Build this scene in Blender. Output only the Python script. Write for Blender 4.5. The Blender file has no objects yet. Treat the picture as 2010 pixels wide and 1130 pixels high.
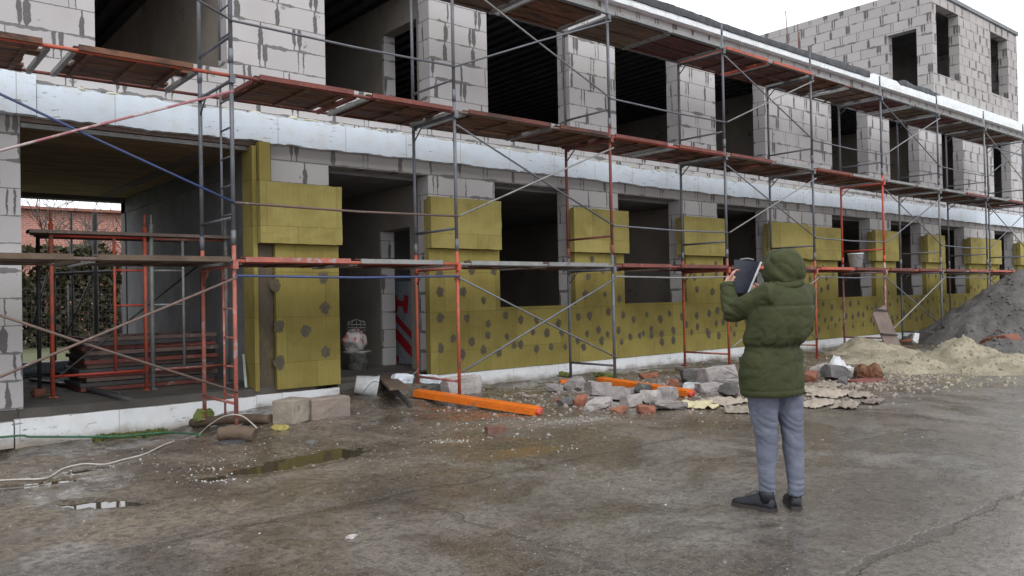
import bpy, bmesh, math, random
from mathutils import Vector, Matrix, noise
random.seed(7)
SC = bpy.context.scene
COL = SC.collection

# ------------------------------------------------------------------ camera, sky, sun, exposure
F_PX, PW, PH = 1586.0, 2010.0, 1130.0
YAW, ROLL, PITCH = math.radians(50.2), 0.02, math.atan(19 / 1586.0)
CAM = Vector((0, -10.3, 1.40))
fw = Vector((math.cos(YAW) * math.cos(PITCH), math.sin(YAW) * math.cos(PITCH), math.sin(PITCH)))
r0 = Vector((math.sin(YAW), -math.cos(YAW), 0)); u0 = r0.cross(fw)
RX = r0 * math.cos(ROLL) - u0 * math.sin(ROLL)
UX = r0 * math.sin(ROLL) + u0 * math.cos(ROLL)
cd = bpy.data.cameras.new('camera'); co = bpy.data.objects.new('camera', cd); COL.objects.link(co)
cd.sensor_width = 36; cd.lens = 36 * F_PX / PW; cd.clip_end = 2000; cd.clip_start = .05
m = Matrix.Identity(4)
for i in range(3):
    m[i][0], m[i][1], m[i][2], m[i][3] = RX[i], UX[i], -fw[i], CAM[i]
co.matrix_world = m
SC.camera = co

SUN_EL, SUN_ROT = math.radians(48), math.radians(200)
world = bpy.data.worlds.new('World'); SC.world = world; world.use_nodes = True
wn, wl = world.node_tree.nodes, world.node_tree.links
bg = wn['Background']; bg.inputs[1].default_value = 0.15
sky = wn.new('ShaderNodeTexSky'); sky.sky_type = 'NISHITA'; sky.sun_disc = False
sky.sun_elevation = SUN_EL; sky.sun_rotation = SUN_ROT; sky.air_density = 1.0; sky.dust_density = 4.0; sky.ozone_density = 1.0
hs = wn.new('ShaderNodeHueSaturation'); hs.inputs['Saturation'].default_value = 0.12
mx = wn.new('ShaderNodeMix'); mx.data_type = 'RGBA'; mx.inputs[0].default_value = 0.72
mx.inputs[7].default_value = (9.0, 9.25, 9.7, 1)          # even cloud cover over the clear sky
wl.new(sky.outputs[0], hs.inputs['Color']); wl.new(hs.outputs[0], mx.inputs[6]); wl.new(mx.outputs[2], bg.inputs[0])
sd = bpy.data.lights.new('sun', 'SUN'); sd.energy = 0.6; sd.angle = math.radians(30); sd.color = (1, .97, .93)
so = bpy.data.objects.new('sun', sd); COL.objects.link(so)
sdir = Vector((math.sin(SUN_ROT) * math.cos(SUN_EL), math.cos(SUN_ROT) * math.cos(SUN_EL), math.sin(SUN_EL)))
so.rotation_euler = (-sdir).to_track_quat('-Z', 'Y').to_euler()
SC.view_settings.view_transform = 'Standard'; SC.view_settings.look = 'None'
SC.view_settings.exposure = 0.35; SC.view_settings.gamma = 1

# ------------------------------------------------------------------ pixel rays to real planes
def ray(x, y): return fw + RX * ((x - PW / 2) / F_PX) + UX * ((PH / 2 - y) / F_PX)
def atY(x, y, Y):
    d = ray(x, y); return CAM + d * ((Y - CAM.y) / d.y)
def atZ(x, y, Z=0.0):
    d = ray(x, y); return CAM + d * ((Z - CAM.z) / d.z)
def atX(x, y, X):
    d = ray(x, y); return CAM + d * ((X - CAM.x) / d.x)

# ------------------------------------------------------------------ materials
class NT:
    def __init__(s, name):
        s.m = bpy.data.materials.new(name); s.m.use_nodes = True
        s.t = s.m.node_tree; s.b = s.t.nodes['Principled BSDF']; s.out = s.t.nodes['Material Output']
    def n(s, typ, **kw):
        nd = s.t.nodes.new(typ)
        for k, v in kw.items(): setattr(nd, k, v)
        return nd
    def set(s, sock, v):
        if isinstance(v, bpy.types.NodeSocket): s.t.links.new(v, sock)
        elif v is not None: sock.default_value = v
    def math(s, op, a, b=None, c=None, clamp=False):
        nd = s.n('ShaderNodeMath', operation=op, use_clamp=clamp)
        s.set(nd.inputs[0], a); s.set(nd.inputs[1], b); s.set(nd.inputs[2], c); return nd.outputs[0]
    def mixc(s, f, a, b, blend='MIX'):
        nd = s.n('ShaderNodeMix', data_type='RGBA', blend_type=blend)
        s.set(nd.inputs[0], f); s.set(nd.inputs[6], c4(a)); s.set(nd.inputs[7], c4(b)); return nd.outputs[2]
    def noise(s, vec, scale, detail=4, rough=.55, dist=0.):
        nd = s.n('ShaderNodeTexNoise'); s.set(nd.inputs['Vector'], vec)
        nd.inputs['Scale'].default_value = scale; nd.inputs['Detail'].default_value = detail
        nd.inputs['Roughness'].default_value = rough; nd.inputs['Distortion'].default_value = dist; return nd.outputs[0]
    def ramp(s, v, lo, hi, a=0., b=1., smooth=True):
        nd = s.n('ShaderNodeMapRange', interpolation_type='SMOOTHSTEP' if smooth else 'LINEAR')
        s.set(nd.inputs[0], v); s.set(nd.inputs[1], lo); s.set(nd.inputs[2], hi); s.set(nd.inputs[3], a); s.set(nd.inputs[4], b); return nd.outputs[0]
    def white(s, dim, **kw):
        nd = s.n('ShaderNodeTexWhiteNoise', noise_dimensions=dim)
        for k, v in kw.items(): s.set(nd.inputs[k], v)
        return nd.outputs['Value']
    def comb(s, x, y, z=0.):
        nd = s.n('ShaderNodeCombineXYZ'); s.set(nd.inputs[0], x); s.set(nd.inputs[1], y); s.set(nd.inputs[2], z); return nd.outputs[0]
    def sep(s, v):
        nd = s.n('ShaderNodeSeparateXYZ'); s.set(nd.inputs[0], v); return nd.outputs
    def bump(s, h, strength=.3, dist=.02):
        nd = s.n('ShaderNodeBump'); s.set(nd.inputs['Strength'], strength); nd.inputs['Distance'].default_value = dist
        s.set(nd.inputs['Height'], h); s.t.links.new(nd.outputs[0], s.b.inputs['Normal'])
    def coords(s, scale=(1, 1, 1)):
        tc = s.n('ShaderNodeTexCoord'); oi = s.n('ShaderNodeObjectInfo')
        r = s.math('MULTIPLY', oi.outputs['Random'], 37.0)
        va = s.n('ShaderNodeVectorMath', operation='ADD'); s.set(va.inputs[0], tc.outputs['Object']); s.set(va.inputs[1], s.comb(r, r, r))
        mp = s.n('ShaderNodeVectorMath', operation='MULTIPLY'); s.set(mp.inputs[0], va.outputs[0]); mp.inputs[1].default_value = scale
        s.rand = oi.outputs['Random']
        return mp.outputs[0]
def c4(c):
    if isinstance(c, (tuple, list)) and len(c) == 3: return (c[0], c[1], c[2], 1)
    return c

def mat(name, c1, c2=None, scale=3., rough=.7, bump=.25, bscale=40., metal=0., third=None, t_lo=.6, t_hi=.7, t_scale=9., stretch=(1, 1, 1), vary=.25, bdist=.01, spec=.5):
    t = NT(name); v = t.coords(stretch)
    c2 = c2 or tuple(x * .7 for x in c1)
    col = t.mixc(t.ramp(t.noise(v, scale, 5), .35, .65), c1, c2)
    if third: col = t.mixc(t.ramp(t.noise(v, t_scale, 6, .65), t_lo, t_hi), col, third)
    k = t.math('MULTIPLY_ADD', t.rand, vary, 1 - vary / 2)
    col = t.mixc(1.0, col, t.comb(k, k, k), 'MULTIPLY')
    fine = t.noise(v, bscale, 5, .6)
    col = t.mixc(t.ramp(fine, .3, .7, 0., .35), col, tuple(x * .55 for x in c1))
    t.set(t.b.inputs['Base Color'], col)
    t.set(t.b.inputs['Roughness'], t.ramp(t.noise(v, scale * 2.3, 4), .3, .7, max(.05, rough - .12), min(1, rough + .1)))
    t.b.inputs['Metallic'].default_value = metal; t.b.inputs['Specular IOR Level'].default_value = spec
    if bump: t.bump(fine, bump, bdist)
    return t.m

def mat_block(name='gas_block', tint=(.505, .488, .488), tone=1.0, smear=1.0):
    t = NT(name)
    uv = t.n('ShaderNodeUVMap').outputs[0]; o = t.sep(uv)
    n1 = t.noise(uv, 7, 4); n2 = t.noise(uv, 28, 3); n3 = t.noise(uv, 1.3, 3)
    jit = t.math('MULTIPLY_ADD', n1, .05, -.025); jit2 = t.math('MULTIPLY_ADD', n2, .014, -.007)
    u = t.math('ADD', o[0], t.math('ADD', jit, jit2))
    v = t.math('ADD', o[1], t.math('MULTIPLY_ADD', n1, .012, t.math('MULTIPLY', jit2, .8)))
    vr = t.math('DIVIDE', v, .302); row = t.math('FLOOR', vr); fv = t.math('FRACT', vr)
    dv = t.math('MULTIPLY', t.math('MINIMUM', fv, t.math('SUBTRACT', 1., fv)), .302)
    off = t.math('MULTIPLY', t.white('1D', W=row), 1.0)
    uo = t.math('ADD', t.math('DIVIDE', u, .55), t.math('MULTIPLY_ADD', off, .5, t.math('MULTIPLY', row, .37)))
    fu = t.math('FRACT', uo); cell = t.math('FLOOR', uo); jid = t.math('FLOOR', t.math('ADD', uo, .5))
    du = t.math('MULTIPLY', t.math('MINIMUM', fu, t.math('SUBTRACT', 1., fu)), .55)
    jr = t.white('2D', Vector=t.comb(jid, row)); jr2 = t.white('2D', Vector=t.comb(jid, t.math('ADD', row, 91.)))
    thick = t.math('MULTIPLY', t.ramp(jr, .08, .85), t.ramp(n3, .25, .55, .45, 1.0))
    wv = t.math('MULTIPLY_ADD', thick, .030 * smear, .0055)
    # the smear of glue does not run the whole height of the joint
    fade = t.ramp(t.math('ABSOLUTE', t.math('SUBTRACT', fv, t.math('MULTIPLY_ADD', jr2, .5, .25))), .28, .50, 1., .25)
    wv = t.math('MULTIPLY', wv, fade)
    a = t.ramp(du, wv, t.math('ADD', wv, .007), 1., 0.)
    # second parallel squeeze-out line at some joints
    du2 = t.math('ABSOLUTE', t.math('SUBTRACT', du, .075)); on2 = t.math('GREATER_THAN', jr2, .50)
    side = t.math('GREATER_THAN', fu, .5)
    a2 = t.math('MULTIPLY', t.math('MULTIPLY', t.ramp(du2, t.math('MULTIPLY', wv, .7), t.math('MULTIPLY_ADD', wv, .7, .006), 1., 0.), on2), side)
    wh = t.math('MULTIPLY_ADD', t.ramp(t.noise(uv, 2.4, 3), .50, .68), .030 * smear, .0035)
    h = t.ramp(dv, wh, t.math('ADD', wh, .005), 1., 0.)
    patch = t.math('MULTIPLY', t.ramp(t.noise(uv, 3.1, 6, .65), .63, .67), t.ramp(du, .07, .14, 1., 0.))
    mor = t.math('MAXIMUM', t.math('MAXIMUM', a, a2), t.math('MAXIMUM', t.math('MULTIPLY', h, .85), t.math('MULTIPLY', patch, .8)))
    br = t.white('2D', Vector=t.comb(cell, t.math('ADD', row, 7.)))
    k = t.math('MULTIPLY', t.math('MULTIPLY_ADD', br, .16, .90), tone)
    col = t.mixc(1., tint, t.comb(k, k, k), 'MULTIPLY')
    col = t.mixc(t.ramp(n3, .4, .75, 0, .4), col, (.40, .37, .36))
    col = t.mixc(t.ramp(t.noise(uv, 60, 3), .3, .75, 0, .3), col, (.36, .34, .35))
    mcol = t.mixc(t.noise(uv, 12, 3), (.175, .168, .165), (.098, .094, .093))
    col = t.mixc(mor, col, mcol)
    t.set(t.b.inputs['Base Color'], col); t.b.inputs['Roughness'].default_value = .9; t.b.inputs['Specular IOR Level'].default_value = .2
    t.bump(t.math('ADD', t.math('MULTIPLY', mor, t.math('MULTIPLY_ADD', n2, .8, -.1)), t.math('MULTIPLY', t.noise(uv, 90, 3), .15)), .6, .012)
    return t.m

def mat_foam(name, c=(.68, .76, .85), dirt=(.33, .29, .24), z0=None):
    t = NT(name); uv = t.n('ShaderNodeUVMap').outputs[0]; o = t.sep(uv)
    n1 = t.noise(uv, 4, 6, .6); n2 = t.noise(uv, 26, 5, .65)
    st = t.n('ShaderNodeVectorMath', operation='MULTIPLY'); t.set(st.inputs[0], uv); st.inputs[1].default_value = (2.2, 9, 1)
    pits = t.math('MULTIPLY', t.ramp(t.noise(st.outputs[0], 2.6, 6, .7), .60, .63), t.ramp(t.noise(uv, .9, 2), .44, .56))
    fu = t.math('FRACT', t.math('DIVIDE', o[0], 1.0)); seam = t.ramp(t.math('ABSOLUTE', t.math('SUBTRACT', fu, .5)), .004, .008, 1., 0.)
    col = t.mixc(t.ramp(n1, .4, .75, 0, .5), c, (.60, .60, .56))
    col = t.mixc(t.ramp(n2, .62, .74, 0, .6), col, (.42, .44, .46))
    col = t.mixc(t.math('MULTIPLY', pits, .85), col, (.16, .16, .16))
    col = t.mixc(t.math('MULTIPLY', seam, .5), col, (.25, .25, .25))
    if z0 is not None:
        d = t.math('ADD', o[1], t.math('MULTIPLY_ADD', t.noise(uv, 2.2, 6, .7), -.34, .17))
        col = t.mixc(t.ramp(d, z0, z0 + .17, .9, 0.), col, dirt)
    t.set(t.b.inputs['Base Color'], col); t.b.inputs['Roughness'].default_value = .85; t.b.inputs['Specular IOR Level'].default_value = .2
    t.bump(t.math('ADD', n2, t.math('MULTIPLY', pits, -1.2)), .35, .012)
    return t.m

def mat_wool(name, c=(.345, .30, .045)):
    t = NT(name); uv = t.n('ShaderNodeUVMap').outputs[0]; o = t.sep(uv)
    st = t.n('ShaderNodeVectorMath', operation='MULTIPLY'); t.set(st.inputs[0], uv); st.inputs[1].default_value = (46, 2.0, 1)
    s = t.noise(st.outputs[0], 1, 5, .6); n1 = t.noise(uv, 1.7, 5, .6); n2 = t.noise(uv, 70, 3)
    col = t.mixc(t.ramp(s, .3, .7), tuple(x * 1.04 for x in c), tuple(x * .90 for x in c))
    col = t.mixc(t.ramp(n1, .38, .72, 0, .55), col, (.175, .135, .04))
    col = t.mixc(t.ramp(t.noise(uv, 5.5, 5, .7), .58, .78, 0, .5), col, (.15, .12, .045))
    r = t.math('DIVIDE', o[1], .6); row = t.math('FLOOR', r)
    fz = t.math('FRACT', r); jz = t.ramp(t.math('MINIMUM', fz, t.math('SUBTRACT', 1., fz)), .003, .008, 1., 0.)
    fu = t.math('FRACT', t.math('ADD', o[0], t.math('MULTIPLY', row, .43))); ju = t.ramp(t.math('MINIMUM', fu, t.math('SUBTRACT', 1., fu)), .002, .005, 1., 0.)
    cell = t.math('FLOOR', t.math('ADD', o[0], t.math('MULTIPLY', row, .43)))
    k = t.math('MULTIPLY_ADD', t.white('2D', Vector=t.comb(cell, row)), .22, .88)
    col = t.mixc(1., col, t.comb(k, k, t.math('MULTIPLY', k, 1.0)), 'MULTIPLY')
    j = t.math('MAXIMUM', jz, ju)
    col = t.mixc(t.math('MULTIPLY', j, .55), col, (.09, .07, .02))
    t.set(t.b.inputs['Base Color'], col); t.b.inputs['Roughness'].default_value = .95; t.b.inputs['Specular IOR Level'].default_value = .1
    t.bump(t.math('ADD', t.math('ADD', t.math('MULTIPLY', s, .3), n2), t.math('MULTIPLY', j, -1.)), .3, .008)
    return t.m

def mat_brick(name):
    t = NT(name); uv = t.n('ShaderNodeUVMap').outputs[0]
    b = t.n('ShaderNodeTexBrick'); t.set(b.inputs['Vector'], uv)
    b.inputs['Color1'].default_value = (.50, .17, .12, 1); b.inputs['Color2'].default_value = (.36, .12, .09, 1); b.inputs['Mortar'].default_value = (.42, .36, .33, 1)
    b.inputs['Scale'].default_value = 1; b.inputs['Brick Width'].default_value = .26; b.inputs['Row Height'].default_value = .085; b.inputs['Mortar Size'].default_value = .012
    t.set(t.b.inputs['Base Color'], b.outputs[0]); t.b.inputs['Roughness'].default_value = .9
    return t.m

M_block = mat_block()
M_block_dark = mat_block('gas_block_lintel_course', (.36, .345, .34), .95, .9)  # lintel U-blocks, their own slightly darker concrete grey
M_block_old = mat_block('gas_block_rooftop', (.47, .445, .435), .95, 1.15)
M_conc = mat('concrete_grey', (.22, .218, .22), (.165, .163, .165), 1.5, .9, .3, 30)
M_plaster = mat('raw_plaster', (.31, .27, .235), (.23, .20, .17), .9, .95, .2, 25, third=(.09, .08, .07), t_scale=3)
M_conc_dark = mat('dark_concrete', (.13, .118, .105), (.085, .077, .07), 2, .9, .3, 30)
M_ceil = mat('wood_wool_ceiling', (.56, .40, .235), (.34, .245, .145), 3.5, .95, .4, 35, third=(.13, .095, .06), t_scale=5, stretch=(.4, 2.2, 1))
M_deckmetal = mat('profiled_metal', (.10, .11, .13), (.07, .075, .09), 2, .5, .1, 30, metal=.3)
M_foam = mat_foam('white_foam')
M_plinth = mat_foam('plinth_foam', (.75, .77, .79), (.22, .185, .145), -.02)
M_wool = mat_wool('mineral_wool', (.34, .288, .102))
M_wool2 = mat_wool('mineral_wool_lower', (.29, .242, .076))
M_dab = mat('adhesive_grey', (.120, .104, .072), (.085, .073, .052), 20, .9, .5, 60)
M_membrane = mat('bitumen_membrane', (.035, .038, .045), (.055, .06, .07), 3, .55, .4, 20)
M_white_edge = mat_foam('roof_edge_foam', (.82, .86, .89))
M_orange = mat('orange_paint', (.50, .095, .045), (.40, .075, .04), 4, .55, .25, 60, third=(.20, .10, .08), t_lo=.50, t_hi=.60, t_scale=9)
M_salmon = mat('faded_orange_paint', (.42, .12, .085), (.30, .10, .08), 5, .6, .25, 60, third=(.33, .28, .27), t_lo=.53, t_hi=.62, t_scale=8)
M_redpaint = mat('red_paint', (.52, .065, .04), (.42, .06, .04), 4, .45, .2, 60, third=(.2, .05, .04), t_lo=.6, t_hi=.68)
M_rust = mat('rusty_red_steel', (.20, .055, .04), (.13, .04, .035), 6, .75, .4, 50, third=(.28, .17, .13), t_lo=.6, t_hi=.68)
M_pink = mat('pinkish_paint', (.36, .13, .15), (.30, .14, .15), 3, .6, .2, 60, third=(.45, .38, .37), t_lo=.5, t_hi=.58, t_scale=3)
M_steel = mat('grey_scaffold_steel', (.165, .175, .20), (.125, .13, .145), 5, .55, .25, 60, third=(.14, .085, .07), t_lo=.62, t_hi=.7, metal=.25)
M_steel_l = mat('pale_scaffold_steel', (.27, .275, .27), (.20, .205, .20), 5, .6, .25, 60, third=(.17, .09, .07), t_lo=.58, t_hi=.68, metal=.15)
M_brown = mat('brown_scaffold_steel', (.16, .105, .085), (.12, .085, .075), 5, .7, .25, 60, third=(.24, .21, .19), t_lo=.6, t_hi=.68)
M_blue = mat('blue_paint', (.045, .07, .20), (.05, .065, .13), 4, .5, .2, 60)
M_darkst = mat('dark_steel', (.045, .045, .05), (.06, .055, .055), 5, .6, .2, 50)
M_deckA = mat('rust_brown_boards', (.20, .090, .050), (.10, .045, .028), 2.5, .85, .4, 40, third=(.045, .028, .022), t_lo=.5, t_hi=.62, t_scale=5, stretch=(.5, 3, 1))
M_deckB = mat('dark_red_boards', (.15, .052, .040), (.08, .034, .028), 2.5, .85, .4, 40, third=(.045, .028, .024), t_lo=.5, t_hi=.62, t_scale=5, stretch=(.5, 3, 1))
M_deckC = mat('brown_boards', (.16, .105, .07), (.09, .06, .042), 2.5, .85, .4, 40, third=(.06, .045, .035), t_scale=4, stretch=(.5, 3, 1))
M_wood = mat('wet_wood', (.125, .085, .057), (.08, .055, .038), 3, .8, .45, 40, third=(.07, .05, .04), t_scale=5)
M_woodg = mat('grey_wood', (.22, .165, .14), (.15, .11, .095), 3, .85, .45, 40, third=(.09, .07, .06), t_scale=5)
M_bright = mat('bright_orange_enamel', (.80, .19, .015), (.66, .15, .015), 3, .4, .12, 30, third=(.30, .14, .06), t_lo=.58, t_hi=.70, t_scale=7)
M_stone = mat('broken_block', (.42, .385, .375), (.30, .27, .26), 5, .92, .7, 35, third=(.14, .12, .10), t_lo=.58, t_hi=.7, t_scale=6, vary=.5, bdist=.02)
M_stoned = mat('dark_rubble', (.13, .125, .125), (.09, .085, .08), 5, .9, .7, 35, vary=.4, bdist=.02)
M_brickm = mat('red_brick_lump', (.30, .115, .07), (.20, .08, .05), 6, .9, .7, 35, vary=.4, bdist=.02)
M_rustlump = mat('rust_brown_lump', (.20, .085, .035), (.09, .04, .022), 12, .8, .9, 30, bdist=.03)
M_sheet = mat('dirty_sacking', (.36, .31, .25), (.26, .22, .175), 3, .9, .4, 30, third=(.22, .17, .14), t_scale=4, vary=.5)
M_sheety = mat('yellowed_board', (.55, .50, .30), (.46, .41, .26), 3, .9, .4, 30)
M_plastic_w = mat('white_plastic', (.62, .64, .66), (.5, .51, .52), 4, .4, .2, 30, third=(.25, .23, .2), t_scale=6)
M_bag = mat('printed_sack', (.55, .53, .52), (.46, .42, .42), 9, .5, .3, 20, third=(.45, .06, .05), t_lo=.55, t_hi=.57, t_scale=8)
M_redprint = mat('red_print', (.55, .03, .045), (.48, .03, .04), 3, .5, .05, 20)
M_bluewh = mat('pale_blue_wrap', (.30, .37, .44), (.38, .42, .46), 3, .35, .1, 20)
M_green_rope = mat('green_hose', (.03, .15, .075), (.03, .11, .06), 6, .5, .1, 40)
M_cable = mat('pale_cable', (.55, .52, .47), (.42, .38, .33), 8, .6, .1, 40)
M_moss = mat('moss', (.10, .14, .03), (.16, .17, .05), 9, .95, .6, 60)
M_grass = mat('grass', (.10, .115, .048), (.13, .13, .065), 4, .95, .3, 60)
M_bark = mat('bark', (.10, .08, .07), (.15, .125, .11), 5, .95, .5, 30)
M_hedge = mat('hedge_leaf', (.050, .048, .024), (.085, .075, .034), 5, .9, .2, 30, vary=.5)
M_brickwall = mat_brick('brick_wall')
M_roof_tile = mat('roof_tiles', (.30, .12, .09), (.22, .10, .08), 3, .85, .3, 20)

def mat_heap(name, a, b, third, sc=1.3):
    t = NT(name); v = t.coords()
    n1 = t.noise(v, sc, 6, .6); n2 = t.noise(v, 22, 6, .7); n3 = t.noise(v, 6, 5, .65)
    col = t.mixc(t.ramp(n1, .35, .68), a, b); col = t.mixc(t.ramp(n3, .55, .72, 0, .8), col, third)
    col = t.mixc(t.ramp(n2, .35, .7, 0, .5), col, tuple(x * .55 for x in a))
    t.set(t.b.inputs['Base Color'], col); t.b.inputs['Roughness'].default_value = .95; t.b.inputs['Specular IOR Level'].default_value = .2
    t.bump(t.math('ADD', n2, t.math('MULTIPLY', n3, 1.5)), .8, .04)
    return t.m
M_dirt = mat_heap('grey_dirt', (.165, .160, .155), (.115, .108, .103), (.185, .15, .125))
M_sand = mat_heap('pale_sand', (.40, .36, .265), (.28, .25, .185), (.17, .14, .105))

JY = -5.28                                   # the long joint of the yard slabs
PUDDLES = [  # centre x, y, half length, half width, rotation
    (1.39, -4.00, .20, .085, -.72), (1.12, -2.98, .26, .085, -.18), (3.12, -3.58, .56, .17, .12), (2.30, -3.76, .13, .05, -.5), (1.62, -2.72, .15, .05, .2)]
def mat_ground():
    t = NT('wet_yard_ground')
    P = t.n('ShaderNodeTexCoord').outputs['Object']; o = t.sep(P)
    nl = t.noise(P, .35, 4, .6); nm = t.noise(P, 1.6, 6, .62); nf = t.noise(P, 14, 6, .7); ng = t.noise(P, 70, 4, .7)
    # slabs (concrete) in front of the joint, mud between the joint and the building
    ymud = t.math('ADD', o[1], t.math('MULTIPLY_ADD', nm, .9, -.45))
    mud = t.ramp(ymud, JY - .1, JY + .45)
    near = t.ramp(ymud, -3.6, -1.5)
    conc = t.mixc(t.ramp(nl, .38, .62), (.160, .136, .108), (.110, .093, .072))
    conc = t.mixc(t.ramp(t.noise(P, .55, 5, .62, .8), .50, .66, 0, .8), conc, (.180, .174, .160))
    conc = t.mixc(t.ramp(nm, .48, .66, 0, .75), conc, (.068, .050, .036))
    conc = t.mixc(t.ramp(t.noise(P, 1.1, 6, .7, .4), .60, .72, 0, .7), conc, (.105, .066, .044))
    conc = t.mixc(t.ramp(t.noise(P, .8, 5, .6, .6), .62, .74, 0, .6), conc, (.165, .160, .145))
    mudc = t.mixc(t.ramp(nm, .35, .65), (.165, .132, .092), (.112, .089, .062))
    mudn = t.mixc(t.ramp(nm, .40, .62), (.175, .14, .104), (.095, .074, .056))
    mudc = t.mixc(near, mudc, mudn)
    # concrete extends under the rubble to the far right
    col = t.mixc(mud, conc, mudc)
    # joints
    wob = t.math('MULTIPLY_ADD', t.noise(P, 2.3, 5, .7), .36, -.18)
    wid = t.ramp(t.noise(P, 1.9, 3), .38, .66, .004, .05)
    def line(d, w): return t.ramp(t.math('ABSOLUTE', d), w, t.math('ADD', w, .02), 1., 0.)
    j1 = line(t.math('ADD', t.math('SUBTRACT', o[1], JY), wob), wid)
    lim = t.ramp(o[1], JY - .15, JY, 1., 0.)
    jx = t.math('MINIMUM', t.math('ABSOLUTE', t.math('ADD', t.math('SUBTRACT', o[0], 3.04), wob)), t.math('MINIMUM', t.math('ABSOLUTE', t.math('ADD', t.math('SUBTRACT', o[0], 9.1), wob)), t.math('ABSOLUTE', t.math('ADD', t.math('SUBTRACT', o[0], 15.1), wob))))
    j2 = t.math('MULTIPLY', line(jx, t.math('MULTIPLY', wid, .7)), lim)
    j3 = line(t.math('ADD', t.math('SUBTRACT', o[1], -8.25), wob), t.math('MULTIPLY', wid, .8))
    j = t.math('MAXIMUM', j1, t.math('MAXIMUM', j2, j3))
    col = t.mixc(t.math('MULTIPLY', j, .65), col, t.mixc(t.ramp(nf, .4, .6), (.028, .022, .018), (.075, .055, .04)))
    # grit and speckle
    vo = t.n('ShaderNodeTexVoronoi'); t.set(vo.inputs['Vector'], P); vo.inputs['Scale'].default_value = 34
    vs = t.sep(vo.outputs['Color'])
    grit = t.math('MULTIPLY', t.ramp(vo.outputs['Distance'], .16, .26, 1., 0.), t.math('GREATER_THAN', vs[0], t.ramp(nm, .3, .7, .82, .45)))
    col = t.mixc(t.math('MULTIPLY', grit, .75), col, t.mixc(vs[1], (.36, .32, .27), (.17, .145, .115)))
    col = t.mixc(t.ramp(nf, .46, .60, 0, .75), col, (.045, .036, .028))
    n40 = t.noise(P, 38, 4, .75)
    col = t.mixc(t.ramp(n40, .54, .66, 0, .7), col, (.24, .21, .175))
    col = t.mixc(t.ramp(n40, .46, .36, 0, .7), col, (.04, .033, .027))
    col = t.mixc(t.ramp(ng, .50, .70, 0, .6), col, (.23, .205, .175))
    # white dust trodden into the ground: foam crumbs and spilt powder
    dust = None
    for (cx, cy, a, b, rot, s) in [(6.35, -3.75, .85, .22, -.15, 1.), (4.62, -3.78, .26, .16, -.8, 1.1), (2.28, -3.82, .2, .12, -.6, 1.1), (5.7, -3.1, .5, .2, -.4, .7), (1.6, -2.75, .4, .3, .2, .8), (6.9, -2.4, .9, .5, .2, .5)]:
        dx = t.math('SUBTRACT', o[0], cx); dy = t.math('SUBTRACT', o[1], cy); c, si = math.cos(rot), math.sin(rot)
        ex = t.math('DIVIDE', t.math('ADD', t.math('MULTIPLY', dx, c), t.math('MULTIPLY', dy, si)), a)
        ey = t.math('DIVIDE', t.math('SUBTRACT', t.math('MULTIPLY', dy, c), t.math('MULTIPLY', dx, si)), b)
        r2 = t.math('ADD', t.math('MULTIPLY', ex, ex), t.math('MULTIPLY', ey, ey))
        k = t.math('MULTIPLY', t.ramp(r2, .1, 1.6, 1., 0.), s)
        dust = k if dust is None else t.math('MAXIMUM', dust, k)
    dm = t.ramp(t.math('ADD', t.math('MULTIPLY', dust, .22), t.noise(P, 17, 8, .85)), .66, .84)
    col = t.mixc(t.math('MULTIPLY', dm, .55), col, (.46, .445, .42))
    och = t.ramp(t.math('ADD', t.ramp(t.math('ADD', t.math('POWER', t.math('SUBTRACT', o[0], 4.75), 2.), t.math('MULTIPLY', t.math('POWER', t.math('SUBTRACT', o[1], -4.75), 2.), 4.)), 0., .45, .35, 0.), t.noise(P, 7, 5, .7)), .68, .8)
    col = t.mixc(t.math('MULTIPLY', och, .6), col, (.20, .13, .055))
    wet = t.ramp(t.noise(P, .75, 6, .68, .5), .38, .56)
    pw = None
    for (cx, cy, a, b, rot) in PUDDLES:
        dx = t.math('SUBTRACT', o[0], cx); dy = t.math('SUBTRACT', o[1], cy); c, si = math.cos(rot), math.sin(rot)
        ex = t.math('DIVIDE', t.math('ADD', t.math('MULTIPLY', dx, c), t.math('MULTIPLY', dy, si)), a)
        ey = t.math('DIVIDE', t.math('SUBTRACT', t.math('MULTIPLY', dy, c), t.math('MULTIPLY', dx, si)), b)
        k = t.ramp(t.math('SQRT', t.math('ADD', t.math('MULTIPLY', ex, ex), t.math('MULTIPLY', ey, ey))), 1.1, 3.4, 1., 0.)
        pw = k if pw is None else t.math('MAXIMUM', pw, k)
    pw = t.ramp(t.math('ADD', pw, t.math('MULTIPLY_ADD', nf, .6, -.3)), .25, .7)
    wet = t.math('MAXIMUM', wet, pw)
    wcol = t.math('MULTIPLY_ADD', wet, -.24, 1.06)
    t.set(t.b.inputs['Base Color'], t.mixc(1., col, t.comb(wcol, wcol, wcol), 'MULTIPLY'))
    rr = t.math('ADD', t.math('MULTIPLY_ADD', wet, -.50, .70), t.math('MULTIPLY_ADD', nf, .26, -.13))
    rr = t.math('ADD', rr, t.math('MULTIPLY', mud, .06))
    t.set(t.b.inputs['Roughness'], t.math('MAXIMUM', rr, .13)); t.b.inputs['Specular IOR Level'].default_value = .5
    t.set(t.b.inputs['Coat Weight'], t.math('MULTIPLY', wet, t.ramp(nf, .62, .40, .15, .85))); t.b.inputs['Coat Roughness'].default_value = .16; t.b.inputs['Coat IOR'].default_value = 1.33
    h = t.math('ADD', t.math('MULTIPLY', nf, t.math('MULTIPLY_ADD', mud, .7, .35)), t.math('ADD', t.math('MULTIPLY', ng, .16), t.math('ADD', t.math('MULTIPLY', grit, .25), t.math('MULTIPLY', j, -.9))))
    t.bump(t.math('ADD', h, t.math('MULTIPLY', n40, .3)), t.math('MULTIPLY_ADD', wet, -.5, .85), .03)
    return t.m
M_ground = mat_ground()

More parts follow.
